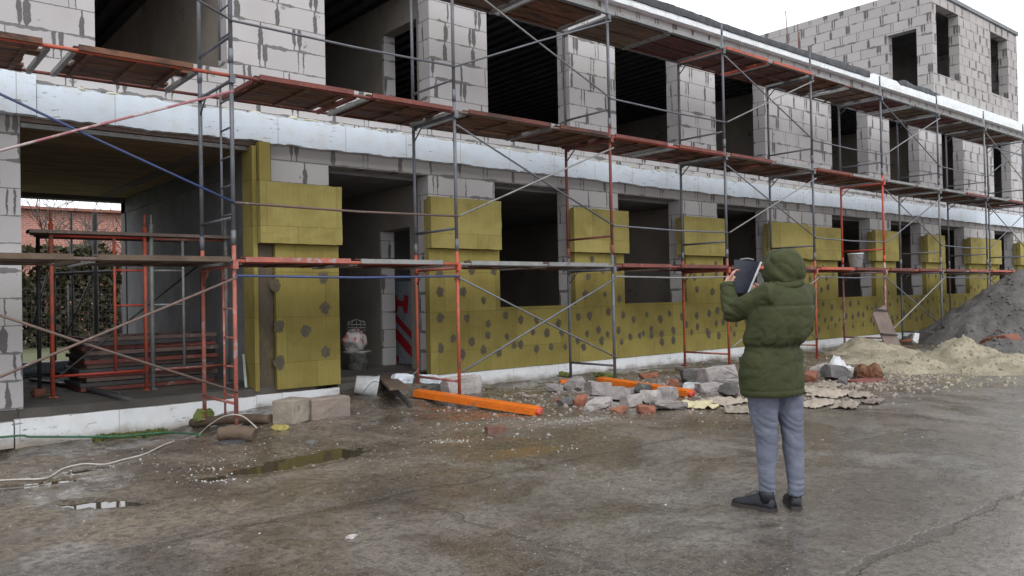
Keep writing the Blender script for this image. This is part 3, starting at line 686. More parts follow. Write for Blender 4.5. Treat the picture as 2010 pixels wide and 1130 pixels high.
# deck panels lying on the ledgers
ORD = ['first', 'second', 'third', 'fourth', 'fifth', 'sixth', 'seventh', 'eighth', 'ninth', 'tenth', 'eleventh', 'twelfth', 'thirteenth', 'fourteenth', 'fifteenth', 'sixteenth', 'seventeenth', 'eighteenth', 'nineteenth', 'twentieth', 'twenty first']
def deck_panel(x0, x1, z, mt, edge, lvname, idx, word, along=True):
    cx = (x0 + x1) / 2; z += .022
    root = thing('deck_panel', (cx, -1.05, z), '%s board deck panel lying on the %s scaffold level, %s from the left end' % (word, lvname, ORD[idx]), 'deck panel', 'deck panels on the %s scaffold level' % lvname)
    z -= .058
    ya, yb = YO - .004, YI + .006 + random.uniform(-.02, .02)
    tilt = random.uniform(-.004, .004)
    bd = MB()
    if along:
        n = 5; w = (yb - ya) / n
        for k in range(n):
            e0, e1 = random.uniform(-.04, .08), random.uniform(-.09, .04); dz = random.uniform(0, .02)
            bd.box(x0 + e0, x1 + e1, ya + k * w + random.uniform(.004, .014), ya + (k + 1) * w - random.uniform(.004, .014), z + .03 + dz + tilt, z + .058 + dz + tilt)
        bd.box(x0 - .02, x1 - .1, ya + .005, ya + .06, z + .071, z + .086)
    else:
        n = int((x1 - x0) / .16); w = (x1 - x0) / n
        for k in range(n):
            dz = random.uniform(0, .01)
            bd.box(x0 + k * w + .006, x0 + (k + 1) * w - .006, ya + random.uniform(-.03, .02), yb, z + .03 + dz, z + .058 + dz)
    bd.build('boards', mt, root)
    if along:
        for xx in (x0 + .10, (x0 + x1) / 2, x1 - .16): MB().box(xx, xx + .05, ya + .012, yb - .012, z + .014, z + .029).build('batten', mt, root)
    else:
        for yy in (ya + .05, -1.05, yb - .09): MB().box(x0 + .01, x1 - .01, yy, yy + .05, z + .012, z + .029).build('batten', mt, root)
    for xx in (x0 - .045, x1 + .012): MB().box(xx, xx + .045, ya - .0, yb, z + .0, z + .05).build('end_rail', M_steel_l if (idx * 7 + len(word)) % 3 else edge, root)
    MB().box(x0 + .01, x1 - .02, ya - .078, ya - .052, z + .028, z + .083).build('edge_rail', edge, root)
random.seed(5)
L2T = {0: [(.42, 1.52), (1.80, 2.92)], 1: [(3.62, 4.82), (5.05, 6.28)], 2: [(6.53, 8.05), (8.22, 9.28)]}
LV = ['lowest', 'middle', 'top']
W_ = {'deckA': 'rust brown', 'deckB': 'dark red', 'deckC': 'weathered brown'}
MT_ = {'deckA': M_deckA, 'deckB': M_deckB, 'deckC': M_deckC}
for lv in (0, 1, 2):
    idx = 0
    for b in range(9):
        if lv == 2 and b < 2: continue
        xs = L2T.get(b) if lv == 1 and b in L2T else [(FX[b] + random.uniform(.03, .2), FX[b] + 1.40 + random.uniform(-.12, .1)), (FX[b] + random.uniform(1.52, 1.66), FX[b] + 2.86 + random.uniform(-.12, .12))]
        for k, (xa, xb) in enumerate(xs):
            if lv == 0: key, edge = {0: ('deckC', M_wood), 1: ('deckB', M_salmon if k == 0 else M_steel_l), 2: ('deckC', M_steel_l), 3: ('deckB', M_rust)}.get(b, (random.choice(['deckA', 'deckB']), random.choice([M_rust, M_orange, M_steel_l])))
            elif lv == 1: key, edge = {0: ('deckA', M_deckA), 1: ('deckA', M_rust), 2: ('deckA', M_deckB), 3: ('deckA', M_rust)}.get(b, ('deckA' if random.random() < .6 else 'deckB', M_steel_l if random.random() < .5 else M_rust))
            else: key, edge = {4: ('deckB', M_orange)}.get(b, (random.choice(['deckB', 'deckC', 'deckA']), M_steel_l))
            deck_panel(xa, xb, LZ[lv], MT_[key], edge, LV[lv], idx, W_[key], along=not (lv == 2 and b in (2, 3)))
            idx += 1
# ------------------------------------------------------------------ loose pieces: helpers
def G(px, py, dz=0.):
    d = ray(px, py).normalized(); t = .5
    while t < 80:
        p = CAM + d * t; g = p.z - dz - gh(p.x, p.y)
        if g <= 0: break
        t += max(.004, min(.3, g * .6))
    return Vector((p.x, p.y, gh(p.x, p.y)))
def hull(size, jit=.12, cut=.35, rnd=None, bev=.0):
    rnd = rnd or random; sx, sy, sz = [k / 2 for k in size]; bm = bmesh.new()
    for a in (-1, 1):
        for b in (-1, 1):
            for c in (-1, 1):
                if rnd.random() < cut:
                    for ax in range(3):
                        p = [a * sx, b * sy, c * sz]; p[ax] *= rnd.uniform(-.1, .6); bm.verts.new([q * rnd.uniform(1 - jit, 1 + jit * .3) for q in p])
                else: bm.verts.new([q * rnd.uniform(1 - jit, 1 + jit * .3) for q in (a * sx, b * sy, c * sz)])
    r = bmesh.ops.convex_hull(bm, input=bm.verts)
    bmesh.ops.delete(bm, geom=list({g for g in r['geom_interior'] + r['geom_unused'] if isinstance(g, bmesh.types.BMVert)}), context='VERTS')
    if bev: bmesh.ops.bevel(bm, geom=list(bm.edges), offset=bev, segments=2, affect='EDGES', profile=.5)
    bmesh.ops.recalc_face_normals(bm, faces=list(bm.faces))
    bm.verts.index_update(); out = ([v.co.copy() for v in bm.verts], [tuple(v.index for v in f.verts) for f in bm.faces]); bm.free(); return out
def rough_up(vs, fs, amp, seed, cuts=2):
    bm = bmesh.new(); bv = [bm.verts.new(v) for v in vs]
    for f in fs:
        try: bm.faces.new([bv[i] for i in f])
        except ValueError: pass
    bmesh.ops.triangulate(bm, faces=list(bm.faces))
    bmesh.ops.subdivide_edges(bm, edges=list(bm.edges), cuts=cuts, use_grid_fill=True)
    bm.normal_update()
    for v in bm.verts: v.co += v.normal * amp * (nz(v.co.x * 14 + seed, v.co.y * 14, v.co.z * 14) + .5 * nz(v.co.x * 40, v.co.y * 40 + seed, v.co.z * 40))
    bm.verts.index_update(); out = ([v.co.copy() for v in bm.verts], [tuple(v.index for v in f.verts) for f in bm.faces]); bm.free(); return out
def put(name, vs, fs, pos, rot, mt, label, cat, group=None, sink=.02, smooth=False):
    R = Matrix.Rotation(rot[2], 3, 'Z') @ Matrix.Rotation(rot[1], 3, 'Y') @ Matrix.Rotation(rot[0], 3, 'X')
    vs = [R @ Vector(v) for v in vs]; zm = min(v.z for v in vs)
    mb = MB(); mb.add([Vector((pos[0], pos[1], pos[2] - zm - sink)) + v for v in vs], fs, 0, smooth)
    return tag(mb.build(name, mt, origin=(pos[0], pos[1], pos[2])), label, cat, group)

# two concrete blocks beside the doorway, one behind the frame foot
random.seed(3)
for (px, py, w, d, h, rz, mt, lb) in [(572, 826, .34, .28, .27, .55, mat('grey_concrete_block', (.30, .265, .215), (.22, .19, .15), 4, .9, .6, 30, third=(.15, .12, .09)), 'grey brown concrete block standing by the foam plinth left of the doorway, left of two'),
                                      (640, 818, .52, .24, .25, .08, mat('pinkish_concrete_block', (.29, .235, .205), (.21, .17, .145), 4, .9, .6, 30, third=(.15, .12, .09)), 'long pinkish concrete block lying against the plinth left of the doorway')]:
    v, f = hull((w, d, h), .05, .12, bev=.012); v, f = rough_up(v, f, .008, px); put('concrete_block', v, f, G(px, py), (0, 0, rz), mt, lb, 'block', 'blocks beside the doorway')
v, f = hull((.62, .22, .26), .06, .15, bev=.015); v, f = rough_up(v, f, .01, 4); put('concrete_block', v, f, G(905, 772), (0, 0, .1), M_stone, 'long grey block lying behind the orange frame foot right of the doorway', 'block', 'blocks beside the doorway')
v, f = hull((.16, .07, .36), .05, .1, bev=.01); put('foam_piece', v, f, G(888, 745), (.1, .05, .3), M_plastic_w, 'small pale offcut leaning on the yellow insulation by the doorway', 'offcut')

# wet logs and boards under the first frame
random.seed(21)
def log(pts, r, mt, label):
    p = catmull(pts, 5); rr = [r * (1 + .18 * nz(i * .9, r * 40)) for i in range(len(p))]; mb = MB().sweep(p, rr, 12)
    for q in mb.v: q += Vector((nz(q.x * 22, q.y * 22, q.z * 22), nz(q.x * 25, q.z * 20, 4), nz(q.y * 22, q.x * 20, 8))) * .012
    return tag(mb.build('log', mt), label, 'log', 'logs under the scaffold')
a, b = G(378, 838), G(535, 832); log([a + Vector((0, 0, .05)), (a + b) / 2 + Vector((0, .03, .07)), b + Vector((0, .05, .05))], .055, M_wood, 'long dark wet log lying along the plinth under the first scaffold frame')
a, b = G(432, 864), G(500, 866); log([a + Vector((0, 0, .06)), (a + b) / 2 + Vector((0, 0, .085)), b + Vector((0, 0, .06))], .075, M_wood, 'short thick brown log stump in front of the first scaffold frame')
v, f = hull((.34, .16, .035), .1, .3); put('board_offcut', v, f, G(455, 868), (0, .03, .35), M_darkst, 'black flat offcut under the short log', 'offcut')
v, f = hull((.20, .12, .16), .2, .5, bev=.01); v, f = rough_up(v, f, .02, 2); put('mossy_lump', v, f, G(405, 838) + Vector((0, .05, .06)), (.2, .1, .4), M_moss, 'green mossy lump on the log by the inner scaffold foot', 'lump')
v, f = hull((.17, .14, .05), .2, .5, bev=.006); v, f = rough_up(v, f, .012, 9); put('insulation_scrap', v, f, G(549, 842), (.1, .05, .4), M_wool, 'yellow insulation scrap on the mud before the concrete block', 'scrap')
# tub, plank
def lathe(mb, c, prof, axis, n=20, mi=0, wob=0.):
    ax = Vector(axis).normalized(); a = Vector((1, 0, 0)) if abs(ax.x) < .8 else Vector((0, 1, 0)); nx = ax.cross(a).normalized(); ny = ax.cross(nx); c = Vector(c)
    return mb.rings([[c + ax * h + (nx * math.cos(2 * math.pi * j / n) + ny * math.sin(2 * math.pi * j / n)) * r * (1 + wob * math.sin(3 * 2 * math.pi * j / n + h * 9)) for j in range(n)] for r, h in prof], mi)
p = G(708, 776)
tb_ = lathe(MB(), p + Vector((.10, .02, .125)), [(.11, -.15), (.118, -.15), (.145, .13), (.155, .14), (.158, .155), (.146, .155), (.138, .13), (.105, -.13), (.02, -.13)], (.85, -.45, -.18), 24, 0, .02)
tub = thing('plastic_tub', (p.x, p.y, p.z), 'white plastic tub lying on its side at the muddy doorway step', 'tub'); tb_.build('tub_body', M_plastic_w, tub)
MB().sweep([p + Vector((-.06 + .32 * k / 9, -.17 - .05 * math.sin(k / 9 * 3.14), .06 + .14 * math.sin(k / 9 * 3.14))) for k in range(10)], .004, 5).build('handle', M_darkst, tub)
a, b = G(729, 744), G(784, 803)
d = (b - a); n_ = max(gh(a.x + d.x * q / 8, a.y + d.y * q / 8) - (a.z + d.z * q / 8) for q in range(9)) + .03
mb = MB().beam(a + Vector((0, 0, n_)), b + Vector((0, 0, n_)), .24, .035); tag(mb.build('plank', M_wood), 'wet brown plank laid as a ramp up to the doorway', 'plank')
a, b = G(762, 760), G(806, 800)
mb = MB().beam(a + Vector((0, .0, .07)), b + Vector((0, 0, .02)), .05, .03); tag(mb.build('lath', M_darkst), 'thin dark lath beside the plank ramp', 'lath')
# white torn foam bits at the doorway threshold
for k, (px, py, w) in enumerate([(790, 752, .34), (842, 752, .36)]):
    v, f = hull((w, .12, .13), .15, .5, bev=.01); v, f = rough_up(v, f, .012, k); put('foam_piece', v, f, G(px, py), (.1, .1, .2 * k), M_foam, ['torn white foam piece at the doorway step beside the plank', 'torn white foam piece under the orange frame right of the doorway'][k], 'offcut')
v, f = hull((.3, .2, .1), .2, .5, bev=.02); v, f = rough_up(v, f, .03, 5); put('mud_clod', v, f, G(850, 768), (0, 0, .3), M_stoned, 'dark mud clod between the posts of the orange frame', 'clod')

# bright orange beams: two pairs on the ground
def beams(pa, pb, word):
    a, b = G(*pa), G(*pb); d = (b - a).normalized(); sx = Vector((-d.y, d.x, 0)).normalized()
    for k, (o, dz, sh) in enumerate([(-.05, 0, 0), (.052, 0, .06)]):
        root = thing('orange_beam', (a.x, a.y, a.z), '%s bright orange steel beam of the pair lying %s' % (['nearer', 'farther'][k], word), 'beam', 'orange beams on the ground')
        p, q = a + sx * -o + d * sh + Vector((0, 0, .055)), b + sx * -o + d * sh + Vector((0, 0, .055))
        mb = MB().beam(p, q, .085, .085); mb.build('channel', M_bright, root)
        mb = MB()
        for s in range(9):
            c = p + (q - p) * (s + .5) / 9; mb.beam(c - d * .05, c + d * .05, .091, .012)
        mb.build('weld_plate', M_bright, root)
        lathe(MB(), q - d * .004, [(.03, .0), (.036, .005), (.036, .05), (.02, .052)], d, 12).build('end_socket', M_redpaint, root)
beams((815, 778), (1052, 815), 'in front of the orange frame right of the doorway')
beams((1175, 752), (1352, 779), 'behind the broken blocks')
v, f = hull((.35, .12, .09), .1, .3, bev=.006); put('orange_offcut', v, f, G(1118, 752), (0, 0, -.4), M_bright, 'short orange steel offcut behind the broken blocks', 'offcut')
# single brick
v, f = hull((.20, .115, .095), .03, .05, bev=.006); v, f = rough_up(v, f, .004, 1); put('brick', v, f, G(972, 850), (0, 0, -.35), mat('brown_brick', (.17, .085, .06), (.12, .065, .05), 7, .9, .5, 30), 'single brown brick lying alone on the bare yard in front of the orange beams', 'brick')

# rubble heap left of the person: every lump its own thing
random.seed(31)
WORDS = {'s': ('pale grey', M_stone), 'd': ('dark grey', M_stoned), 'b': ('reddish brown', M_brickm), 'w': ('white', M_plastic_w)}
RUB = [(1088, 768, .26, 's', 'at the left end of the rubble'), (1128, 766, .36, 's', 'tilted, second from the left of the rubble'), (1164, 758, .20, 's', 'behind the rubble next to the mossy lump'),
       (1176, 776, .36, 's', 'in the middle of the rubble behind a squared block'), (1176, 800, .40, 's', 'squared with a flat light top at the front of the rubble'), (1140, 795, .24, 'b', 'brick lump at the front left of the rubble'),
       (1112, 796, .22, 'd', 'at the front left corner of the rubble'), (1214, 786, .34, 's', 'beside the squared front block'), (1238, 797, .30, 's', 'three cornered, right of the squared front block'),
       (1216, 807, .22, 'b', 'flat brick shard in front of the rubble'), (1262, 772, .24, 'd', 'resting beside the rear orange beams'), (1278, 793, .30, 's', 'low, below the rear orange beams'),
       (1312, 787, .34, 's', 'long, beside the end of the rear orange beams'), (1268, 809, .22, 'b', 'reddest shard at the front of the rubble'), (1312, 803, .42, 's', 'flat, at the front right of the rubble'),
       (1322, 762, .26, 'b', 'behind the rear orange beams'), (1358, 764, .38, 'w', 'flat plastic scrap behind the tip of the rear orange beams'), (1362, 750, .40, 'd', 'left of the largest lump near the person'),
       (1412, 760, .60, 's', 'largest in the heap beside the person'), (1446, 752, .30, 'd', 'touching the green jacket in the picture'), (1392, 772, .36, 's', 'in front of the largest lump'), (1430, 778, .34, 'd', 'at the foot of the largest lump'),
       (1268, 742, .22, 'b', 'lump against the plinth, left of two'), (1285, 740, .18, 'b', 'lump against the plinth, right of two'), (1335, 748, .2, 's', 'small, near the brown board'), (1240, 770, .2, 's', 'small, between the rear orange beams and the squared block'),
       (1205, 798, .14, 's', 'small, wedged beside the squared front block'), (1155, 806, .12, 's', 'pebble sized, before the squared front block'), (1095, 788, .12, 'b', 'small brick crumb at the left of the rubble')]
for (px, py, w, k, where) in RUB:
    word, mt = WORDS[k]; sz = (w, w * random.uniform(.5, .75), w * random.uniform(.38, .6))
    if k == 'w': sz = (w, w * .6, .05)
    if 'flat' in where: sz = (w, w * .6, w * .22)
    v, f = hull(sz, .2, .12 if 'squared' in where else .6, bev=w * .012); v, f = rough_up(v, f, w * .035, px, 2)
    put('rubble_piece', v, f, G(px, py), (random.uniform(-.2, .2), random.uniform(-.2, .2), random.uniform(-.6, .6)), mt, '%s rubble piece %s' % (word, where), 'rubble', 'broken blocks left of the person')
v, f = hull((.42, .2, .09), .15, .4, bev=.02); v, f = rough_up(v, f, .02, 3); put('mossy_lump', v, f, G(1192, 744), (0, .1, .1), M_moss, 'mossy lump at the foot of the dark grey frame', 'lump')
v, f = hull((.2, .14, .08), .15, .4, bev=.02); v, f = rough_up(v, f, .02, 3); put('mossy_lump', v, f, G(1108, 744), (0, .1, .5), M_moss, 'small mossy brown lump left of the dark grey frame', 'lump')
for px, py, w, lb in [(1352, 725, .55, 'brown board under the foot of the fourth frame'), (1402, 716, .5, 'dark board on the plinth edge behind the largest rubble lump')]:
    v, f = hull((w, .2, .05), .04, .1); put('board_offcut', v, f, G(px, py), (0, 0, .05), M_wood if px < 1380 else M_stoned, lb, 'board')
# right of the person
RUB2 = [(1610, 738, .34, 's', 'right beside the green jacket'), (1640, 745, .38, 'd', 'under the torn white plastic'), (1668, 742, .30, 's', 'between the white plastic and the rusty lumps'), (1592, 748, .26, 'b', 'low, at the right hip of the person'), (1654, 752, .16, 'd', 'small, in front of the white plastic')]
for (px, py, w, k, where) in RUB2:
    word, mt = WORDS[k]; v, f = hull((w, w * .7, w * .55), .2, .6, bev=w * .012); v, f = rough_up(v, f, w * .035, px, 2)
    put('rubble_piece', v, f, G(px, py), (random.uniform(-.3, .3), random.uniform(-.2, .2), random.uniform(-.6, .6)), mt, '%s rubble piece %s' % (word, where), 'rubble', 'broken blocks right of the person')
def crumple(px, py, w, d, h, mt, name, label, cat, lift=.0, seed=1, group=None, drape=.02):
    n = 18; vs = []; fs = []; p = G(px, py); ph = random.random() * 6.3; c, s = math.cos(ph * .1), math.sin(ph * .1)
    for j in range(n + 1):
        for i in range(n + 1):
            a, b = i / n * 2 - 1, j / n * 2 - 1
            ex = 1 + .22 * nz(a * 1.5 + seed, b * 1.5, 2); x = (a * w / 2) * ex; y = b * d / 2 * (1 + .25 * nz(a * 1.4, b * 1.4 + seed, 6))
            X, Y = p.x + x * c - y * s, p.y + x * s + y * c
            z = gh(X, Y) + .012 + lift + drape * abs(nz(a * 2.2 + seed, b * 2.2, 5)) * 2 + h * math.exp(-((a - .1) ** 2 + b ** 2) * 3.0) + h * .5 * abs(nz(a * 3.2, b * 3.2 + seed, 1)) + .004 * nz(a * 9, b * 9, seed)
            vs.append(Vector((X, Y, z)))
    k = (n + 1) ** 2; fs = [(j * (n + 1) + i, j * (n + 1) + i + 1, (j + 1) * (n + 1) + i + 1, (j + 1) * (n + 1) + i) for j in range(n) for i in range(n)]
    edge = [i for i in range(n + 1)] + [(q + 1) * (n + 1) + n for q in range(n)] + [n * (n + 1) + n - 1 - i for i in range(n)] + [(n - 1 - q) * (n + 1) for q in range(n - 1)]
    fs2 = [tuple(k + q for q in reversed(f)) for f in fs] + [(edge[i], k + edge[i], k + edge[(i + 1) % len(edge)], edge[(i + 1) % len(edge)]) for i in range(len(edge))]
    mb = MB().add(vs + [v - Vector((0, 0, .008)) for v in vs], fs + fs2, 0, True)
    return tag(mb.build(name, mt), label, cat, group)
random.seed(8)
crumple(1640, 738, .62, .4, .22, M_plastic_w, 'plastic_sheet', 'torn white plastic sheet heaped over dark rubble right of the person', 'plastic sheet', .08, 3)
SH = [(1372, 797, .62, .42, 'y', 'yellowish flat board scrap at the front right of the rubble'), (1420, 790, .7, .5, 's', 'dirty beige sacking sheet left of the person at the rubble'), (1452, 806, .5, .35, 's', 'beige sacking scrap just left of the grey jeans'),
      (1590, 768, .6, .5, 's', 'beige sacking sheet right of the jacket hem'), (1632, 776, .7, .4, 's', 'pale sacking scrap in front of the torn white plastic'), (1690, 778, .55, .3, 's', 'pale brown sacking scrap in front of the rusty lumps'),
      (1600, 795, .8, .35, 's', 'long beige sacking sheet right of the grey jeans'), (1660, 797, .6, .28, 's', 'thin pale scrap at the edge of the sacking spread'), (1715, 790, .5, .2, 'w', 'narrow strip of sacking farthest right in the spread'),
      (1620, 758, .5, .35, 's', 'crumpled sacking below the dark rubble right of the jacket')]
for k, (px, py, w, d, kind, lb) in enumerate(SH):
    crumple(px, py, w, d, .025 if kind == 's' else .015, {'s': M_sheet, 'y': M_sheety, 'w': M_woodg}[kind], 'sacking_sheet', lb, 'sheet', .0, k * 3.1, 'sacking spread beside the person', .03)
for k, (px, py, w) in enumerate([(1694, 744, .26), (1717, 744, .27)]):
    mb = MB(); mb.ell((0, 0, 0), (w * .5, w * .42, w * .5), 18)
    vs = [q * (1 + .35 * nz(q.x * 9 + k, q.y * 9, q.z * 9) + .2 * abs(nz(q.x * 22, q.y * 22 + k, q.z * 22))) for q in mb.v]
    put('rusty_lump', vs, mb.f, G(px, py), (0, 0, k), M_rustlump, ['left', 'right'][k] + ' of two rust brown crumbly lumps at the edge of the pale sand', 'lump', 'rusty lumps', .04)
v, f = hull((.62, .34, .05), .1, .4, bev=.01); put('rusty_plate', v, f, G(1700, 748), (0, 0, -.1), M_rust, 'dark rusty plate under the two rust brown lumps', 'plate')

# heaps
HEAPF = {}
def heap(name, mt, label, cat, bumps, x0, x1, y0, y1, step, amp, base=-.10):
    def f(x, y):
        h = base
        wx, wy = x + .3 * nz(x * 1.1, y * 1.1, 4) + .12 * nz(x * 3, y * 3, 8), y + .3 * nz(x * 1.1, y * 1.1, 14) + .12 * nz(x * 3, y * 3, 18)
        for (cx, cy, rx, ry, hh, pw) in bumps:
            r = math.hypot((wx - cx) / rx, (wy - cy) / ry); h = max(h, base + (hh - base) * max(0, 1 - r) ** pw)
        k = min(1, max(0, (h - base) * 5))
        h += amp * k * (nz(x * 1.7, y * 1.7, 2) + .7 * nz(x * 4, y * 4, 6) + .5 * nz(x * 10, y * 10, 3) + .4 * abs(nz(x * 17, y * 17, 9)) + .25 * nz(x * 30, y * 30, 1))
        return h + gh(x, y)
    HEAPF[name] = f
    nx, ny = int((x1 - x0) / step), int((y1 - y0) / step); vs = [(x0 + i * step, y0 + j * step, f(x0 + i * step, y0 + j * step)) for j in range(ny + 1) for i in range(nx + 1)]
    fs = [(j * (nx + 1) + i, j * (nx + 1) + i + 1, (j + 1) * (nx + 1) + i + 1, (j + 1) * (nx + 1) + i) for j in range(ny) for i in range(nx) if max(vs[j * (nx + 1) + i][2], vs[(j + 1) * (nx + 1) + i + 1][2]) > gh(*vs[j * (nx + 1) + i][:2]) - .05]
    return tag(MB().add(vs, fs, 0, True).build(name, mt, origin=((x0 + x1) / 2, (y0 + y1) / 2, 0)), label, cat)
c = G(2012, 672); d1 = G(1850, 668); d2 = G(1965, 700)
heap('dirt_heap', M_dirt, 'tall grey heap of dirt in front of the far end of the facade', 'heap',
     [(c.x + .6, c.y + .1, 3.6, 2.6, 1.95, .95), (d1.x + 1.2, d1.y, 3.0, 1.9, .50, .8), (d2.x + .6, d2.y, 1.9, 1.4, .32, .8), (c.x + 2.8, c.y - .8, 3.2, 2.6, 1.75, .95)], c.x - 9, c.x + 7, -8.0, -.2, .09, .085)
s1, s2, s3, s4, s5 = G(1892, 712), G(1760, 705), G(1700, 690), G(1985, 722), G(1820, 722)
heap('sand_heap', M_sand, 'low pale heap of sand spread in front of the grey dirt heap', 'heap',
     [(s1.x, s1.y, 1.5, .95, .50, .9), (s2.x, s2.y, 1.7, 1.3, .20, .6), (s3.x, s3.y, 1.5, 1.0, .30, .8), (s4.x, s4.y, 1.9, 1.2, .22, .6), (s5.x, s5.y, 1.5, .9, .17, .6), (s1.x, s1.y, 2.2, 1.6, .22, .6)], 11.5, 20.8, -8.0, -1.0, .06, .085)
random.seed(19)
for px, py, w, k, lb in [(1700, 664, .26, 'w', 'white rubble piece on top of the sand at its left end'), (1797, 684, .22, 'w', 'white pointed rubble piece standing on the sand below the leaning board'), (1835, 672, .5, 'b', 'reddish brown brick shard between the sand and the dirt heap'), (1965, 690, .8, 'b', 'flat reddish brown brick rubble at the foot of the dirt heap'), (1665, 690, .3, 'd', 'dark grey rubble piece at the left tip of the sand heap'), (1783, 676, .3, 'b', 'reddish brown brick lump beside the leaning board')]:
    word, mt = WORDS[k]; p = G(px, py); p.z += .12 if k == 'w' else .05
    v, f = hull((w * .7, w * .6, w * 1.1) if k == 'w' else (w, w * .7, w * .3), .25, .8, bev=w * .015); v, f = rough_up(v, f, w * .03, px, 1)
    put('rubble_piece', v, f, p, (.1, .2, random.uniform(0, 3)), mt, lb, 'rubble', 'rubble lying on the heaps')
# leaning board panel on the outer posts
pb = atY(1757, 676, -1.85); pt_ = Vector((pb.x - .28, -1.62, .98))
brd = thing('leaning_board', (pb.x, pb.y, 0), 'pinkish grey board panel with two dark battens leaning on the scaffold near the dirt heap', 'board')
mb = MB().beam((pb.x, pb.y, .0), pt_, .62, .03, up=(0, -1, .1)); mb.build('panel', M_woodg, brd)
dv_ = (pt_ - Vector((pb.x, pb.y, 0)))
for k, t in enumerate((.42, .985)):
    q = Vector((pb.x, pb.y, 0)) + dv_ * t; MB().beam(q + Vector((-.36, -.03, .03)), q + Vector((.36, -.035, -.03)), .05, .03).build('batten', M_darkst, brd)
# bucket on the lowest deck
p = Vector((atY(1680, 520, -1.05).x, -1.05, LZ[0] + .085))
bk = thing('bucket', tuple(p), 'white bucket standing on the lowest scaffold level right of the person', 'bucket')
lathe(MB(), p, [(.001, .0), (.13, .0), (.168, .30), (.176, .30), (.176, .32), (.16, .32), (.125, .02), (.01, .02)], (0, 0, 1), 22).build('bucket_body', mat('pale_bucket', (.74, .78, .78), (.66, .70, .70), 4, .4, .1, 30), bk)
MB().sweep([p + Vector((.17 * math.cos(a), -.05 * math.sin(a) - .1, .30 - .12 * math.sin(a))) for a in [math.pi * q / 10 for q in range(11)]], .005, 5).build('handle', M_steel, bk)

# ------------------------------------------------------------------ inside the gateway
FZ = .295
tw = thing('mobile_scaffold', (3.1, .8, FZ), 'orange and grey ladder frames with a plank platform standing inside the gateway', 'scaffolding')
YG = .85
for k, (xm, xl, xr, mt, ml) in enumerate([(1.99, 2.70, 3.07, M_orange, M_redpaint), (3.15, 3.55, 4.13, M_steel_l, M_steel_l)]):
    f = MB()
    for q, xx in enumerate((xm, xr)):
        f.tube((xx, YG, FZ + .0), (xx, YG, 2.42 + .04 * k), .027, 10); f.tube((xx, YG, 2.42), (xx, YG, 2.58), .014, 8); f.obox((xx, YG, FZ + .005), (.1, .1, .01))
    fo = f.build('frame', mt, tw)
    MB().tube((xl, YG, .56), (xl, YG, 2.26), .019, 8).build('ladder_post', mt, fo)
    for zz in (.55, 2.27): MB().tube((xm, YG, zz), (xr, YG, zz), .017, 8).build('rung', M_redpaint if k == 0 else M_salmon, fo)
    ra, rbx = (xl, xr) if k == 0 else (xm, xl)
    for zz in (1.40, 1.85): MB().tube((ra, YG, zz), (rbx, YG, zz), .013, 8).build('rung', ml, fo)
for k in range(2): MB().tube((2.0 + k * 2.1, YG + .9, FZ), (2.0 + k * 2.1, YG + .9, 2.35), .025, 8).build('rear_post', M_darkst, tw)
MB().tube((2.0, YG + .03, .5), (4.1, YG + .9, 2.0), .013, 6).build('brace', M_darkst, tw)
for k in range(4):
    tag(MB().box(1.75 + .08 * k, 4.18 - .1 * k if k != 2 else 3.3, YG - .08 + k * .25, YG + .15 + k * .25, 2.295, 2.335).build('plank', [M_woodg, M_wood, M_wood, M_woodg][k]), ['nearest', 'second nearest', 'third nearest', 'farthest'][k] + ' plank on the scaffold inside the gateway', 'plank', 'planks inside the gateway')
random.seed(4)
for k in range(12):   # stacked steel frames
    z = FZ + .005 + k * .058; jx, jy, rz = random.uniform(-.05, .05), random.uniform(-.06, .06), random.uniform(-.035, .035)
    root = thing('stacked_frame', (3.25 + jx, 1.75 + jy, z), 'rusty dark steel frame in the stack inside the gateway, %s from the bottom' % ORD[k], 'steel frame', 'rusty frames stacked inside the gateway')
    R = Matrix.Rotation(rz, 3, 'Z'); C_ = Vector((3.25 + jx, 1.75 + jy, z)); mb = MB()
    for s in (-1, 1):
        mb.beam(C_ + R @ Vector((-.85, s * .48, .026)), C_ + R @ Vector((.85, s * .48, .026)), .045, .05)
        mb.beam(C_ + R @ Vector((s * .83, -.455, .026)), C_ + R @ Vector((s * .83, .455, .026)), .045, .048)
    mb.build('rim', [M_rust, M_darkst, M_brown][k % 3], root)
    mb = MB()
    for s in range(5): mb.beam(C_ + R @ Vector((-.6 + s * .3, -.45, .02)), C_ + R @ Vector((-.6 + s * .3, .45, .02)), .04, .025)
    mb.build('slat', M_darkst, root)
for k, (a, b) in enumerate([((60, 745), (235, 772)), ((70, 728), (300, 752)), ((110, 750), (260, 785))]):
    p, q = atZ(*a, FZ + .03), atZ(*b, FZ + .03)
    tag(MB().sweep([p, (p + q) / 2 + Vector((0, 0, .004)), q], .026, 8).build('steel_pipe', M_darkst), 'dark steel pipe on the gateway floor, %s of three' % ['left', 'rear', 'front'][k], 'pipe', 'pipes on the gateway floor')
p, q = atZ(70, 728, FZ + .1), atZ(178, 722, FZ + .1); p, q = Vector((2.05, 4.6, FZ + .11)), Vector((3.0, 4.75, FZ + .11))
tag(MB().sweep([p, q], .11, 16).build('foil_roll', M_bluewh), 'pale roll of sheeting lying at the back of the gateway', 'roll')
p = atZ(75, 778, FZ); v, f = hull((.16, .12, .09), .15, .4, bev=.01); put('brick', v, f, (p.x, p.y, FZ), (0, 0, .4), M_brickm, 'dark red brick lump on the gateway floor by the left pier', 'brick')
p = atY(481, 752, .05); tag(MB().beam((p.x, .02, .30), (p.x + .06, .24, .72), .03, .012).build('lath', mat('pale_lath', (.45, .52, .47), (.38, .44, .4), 4, .7, .2)), 'thin pale green lath leaning in the gateway corner', 'lath')

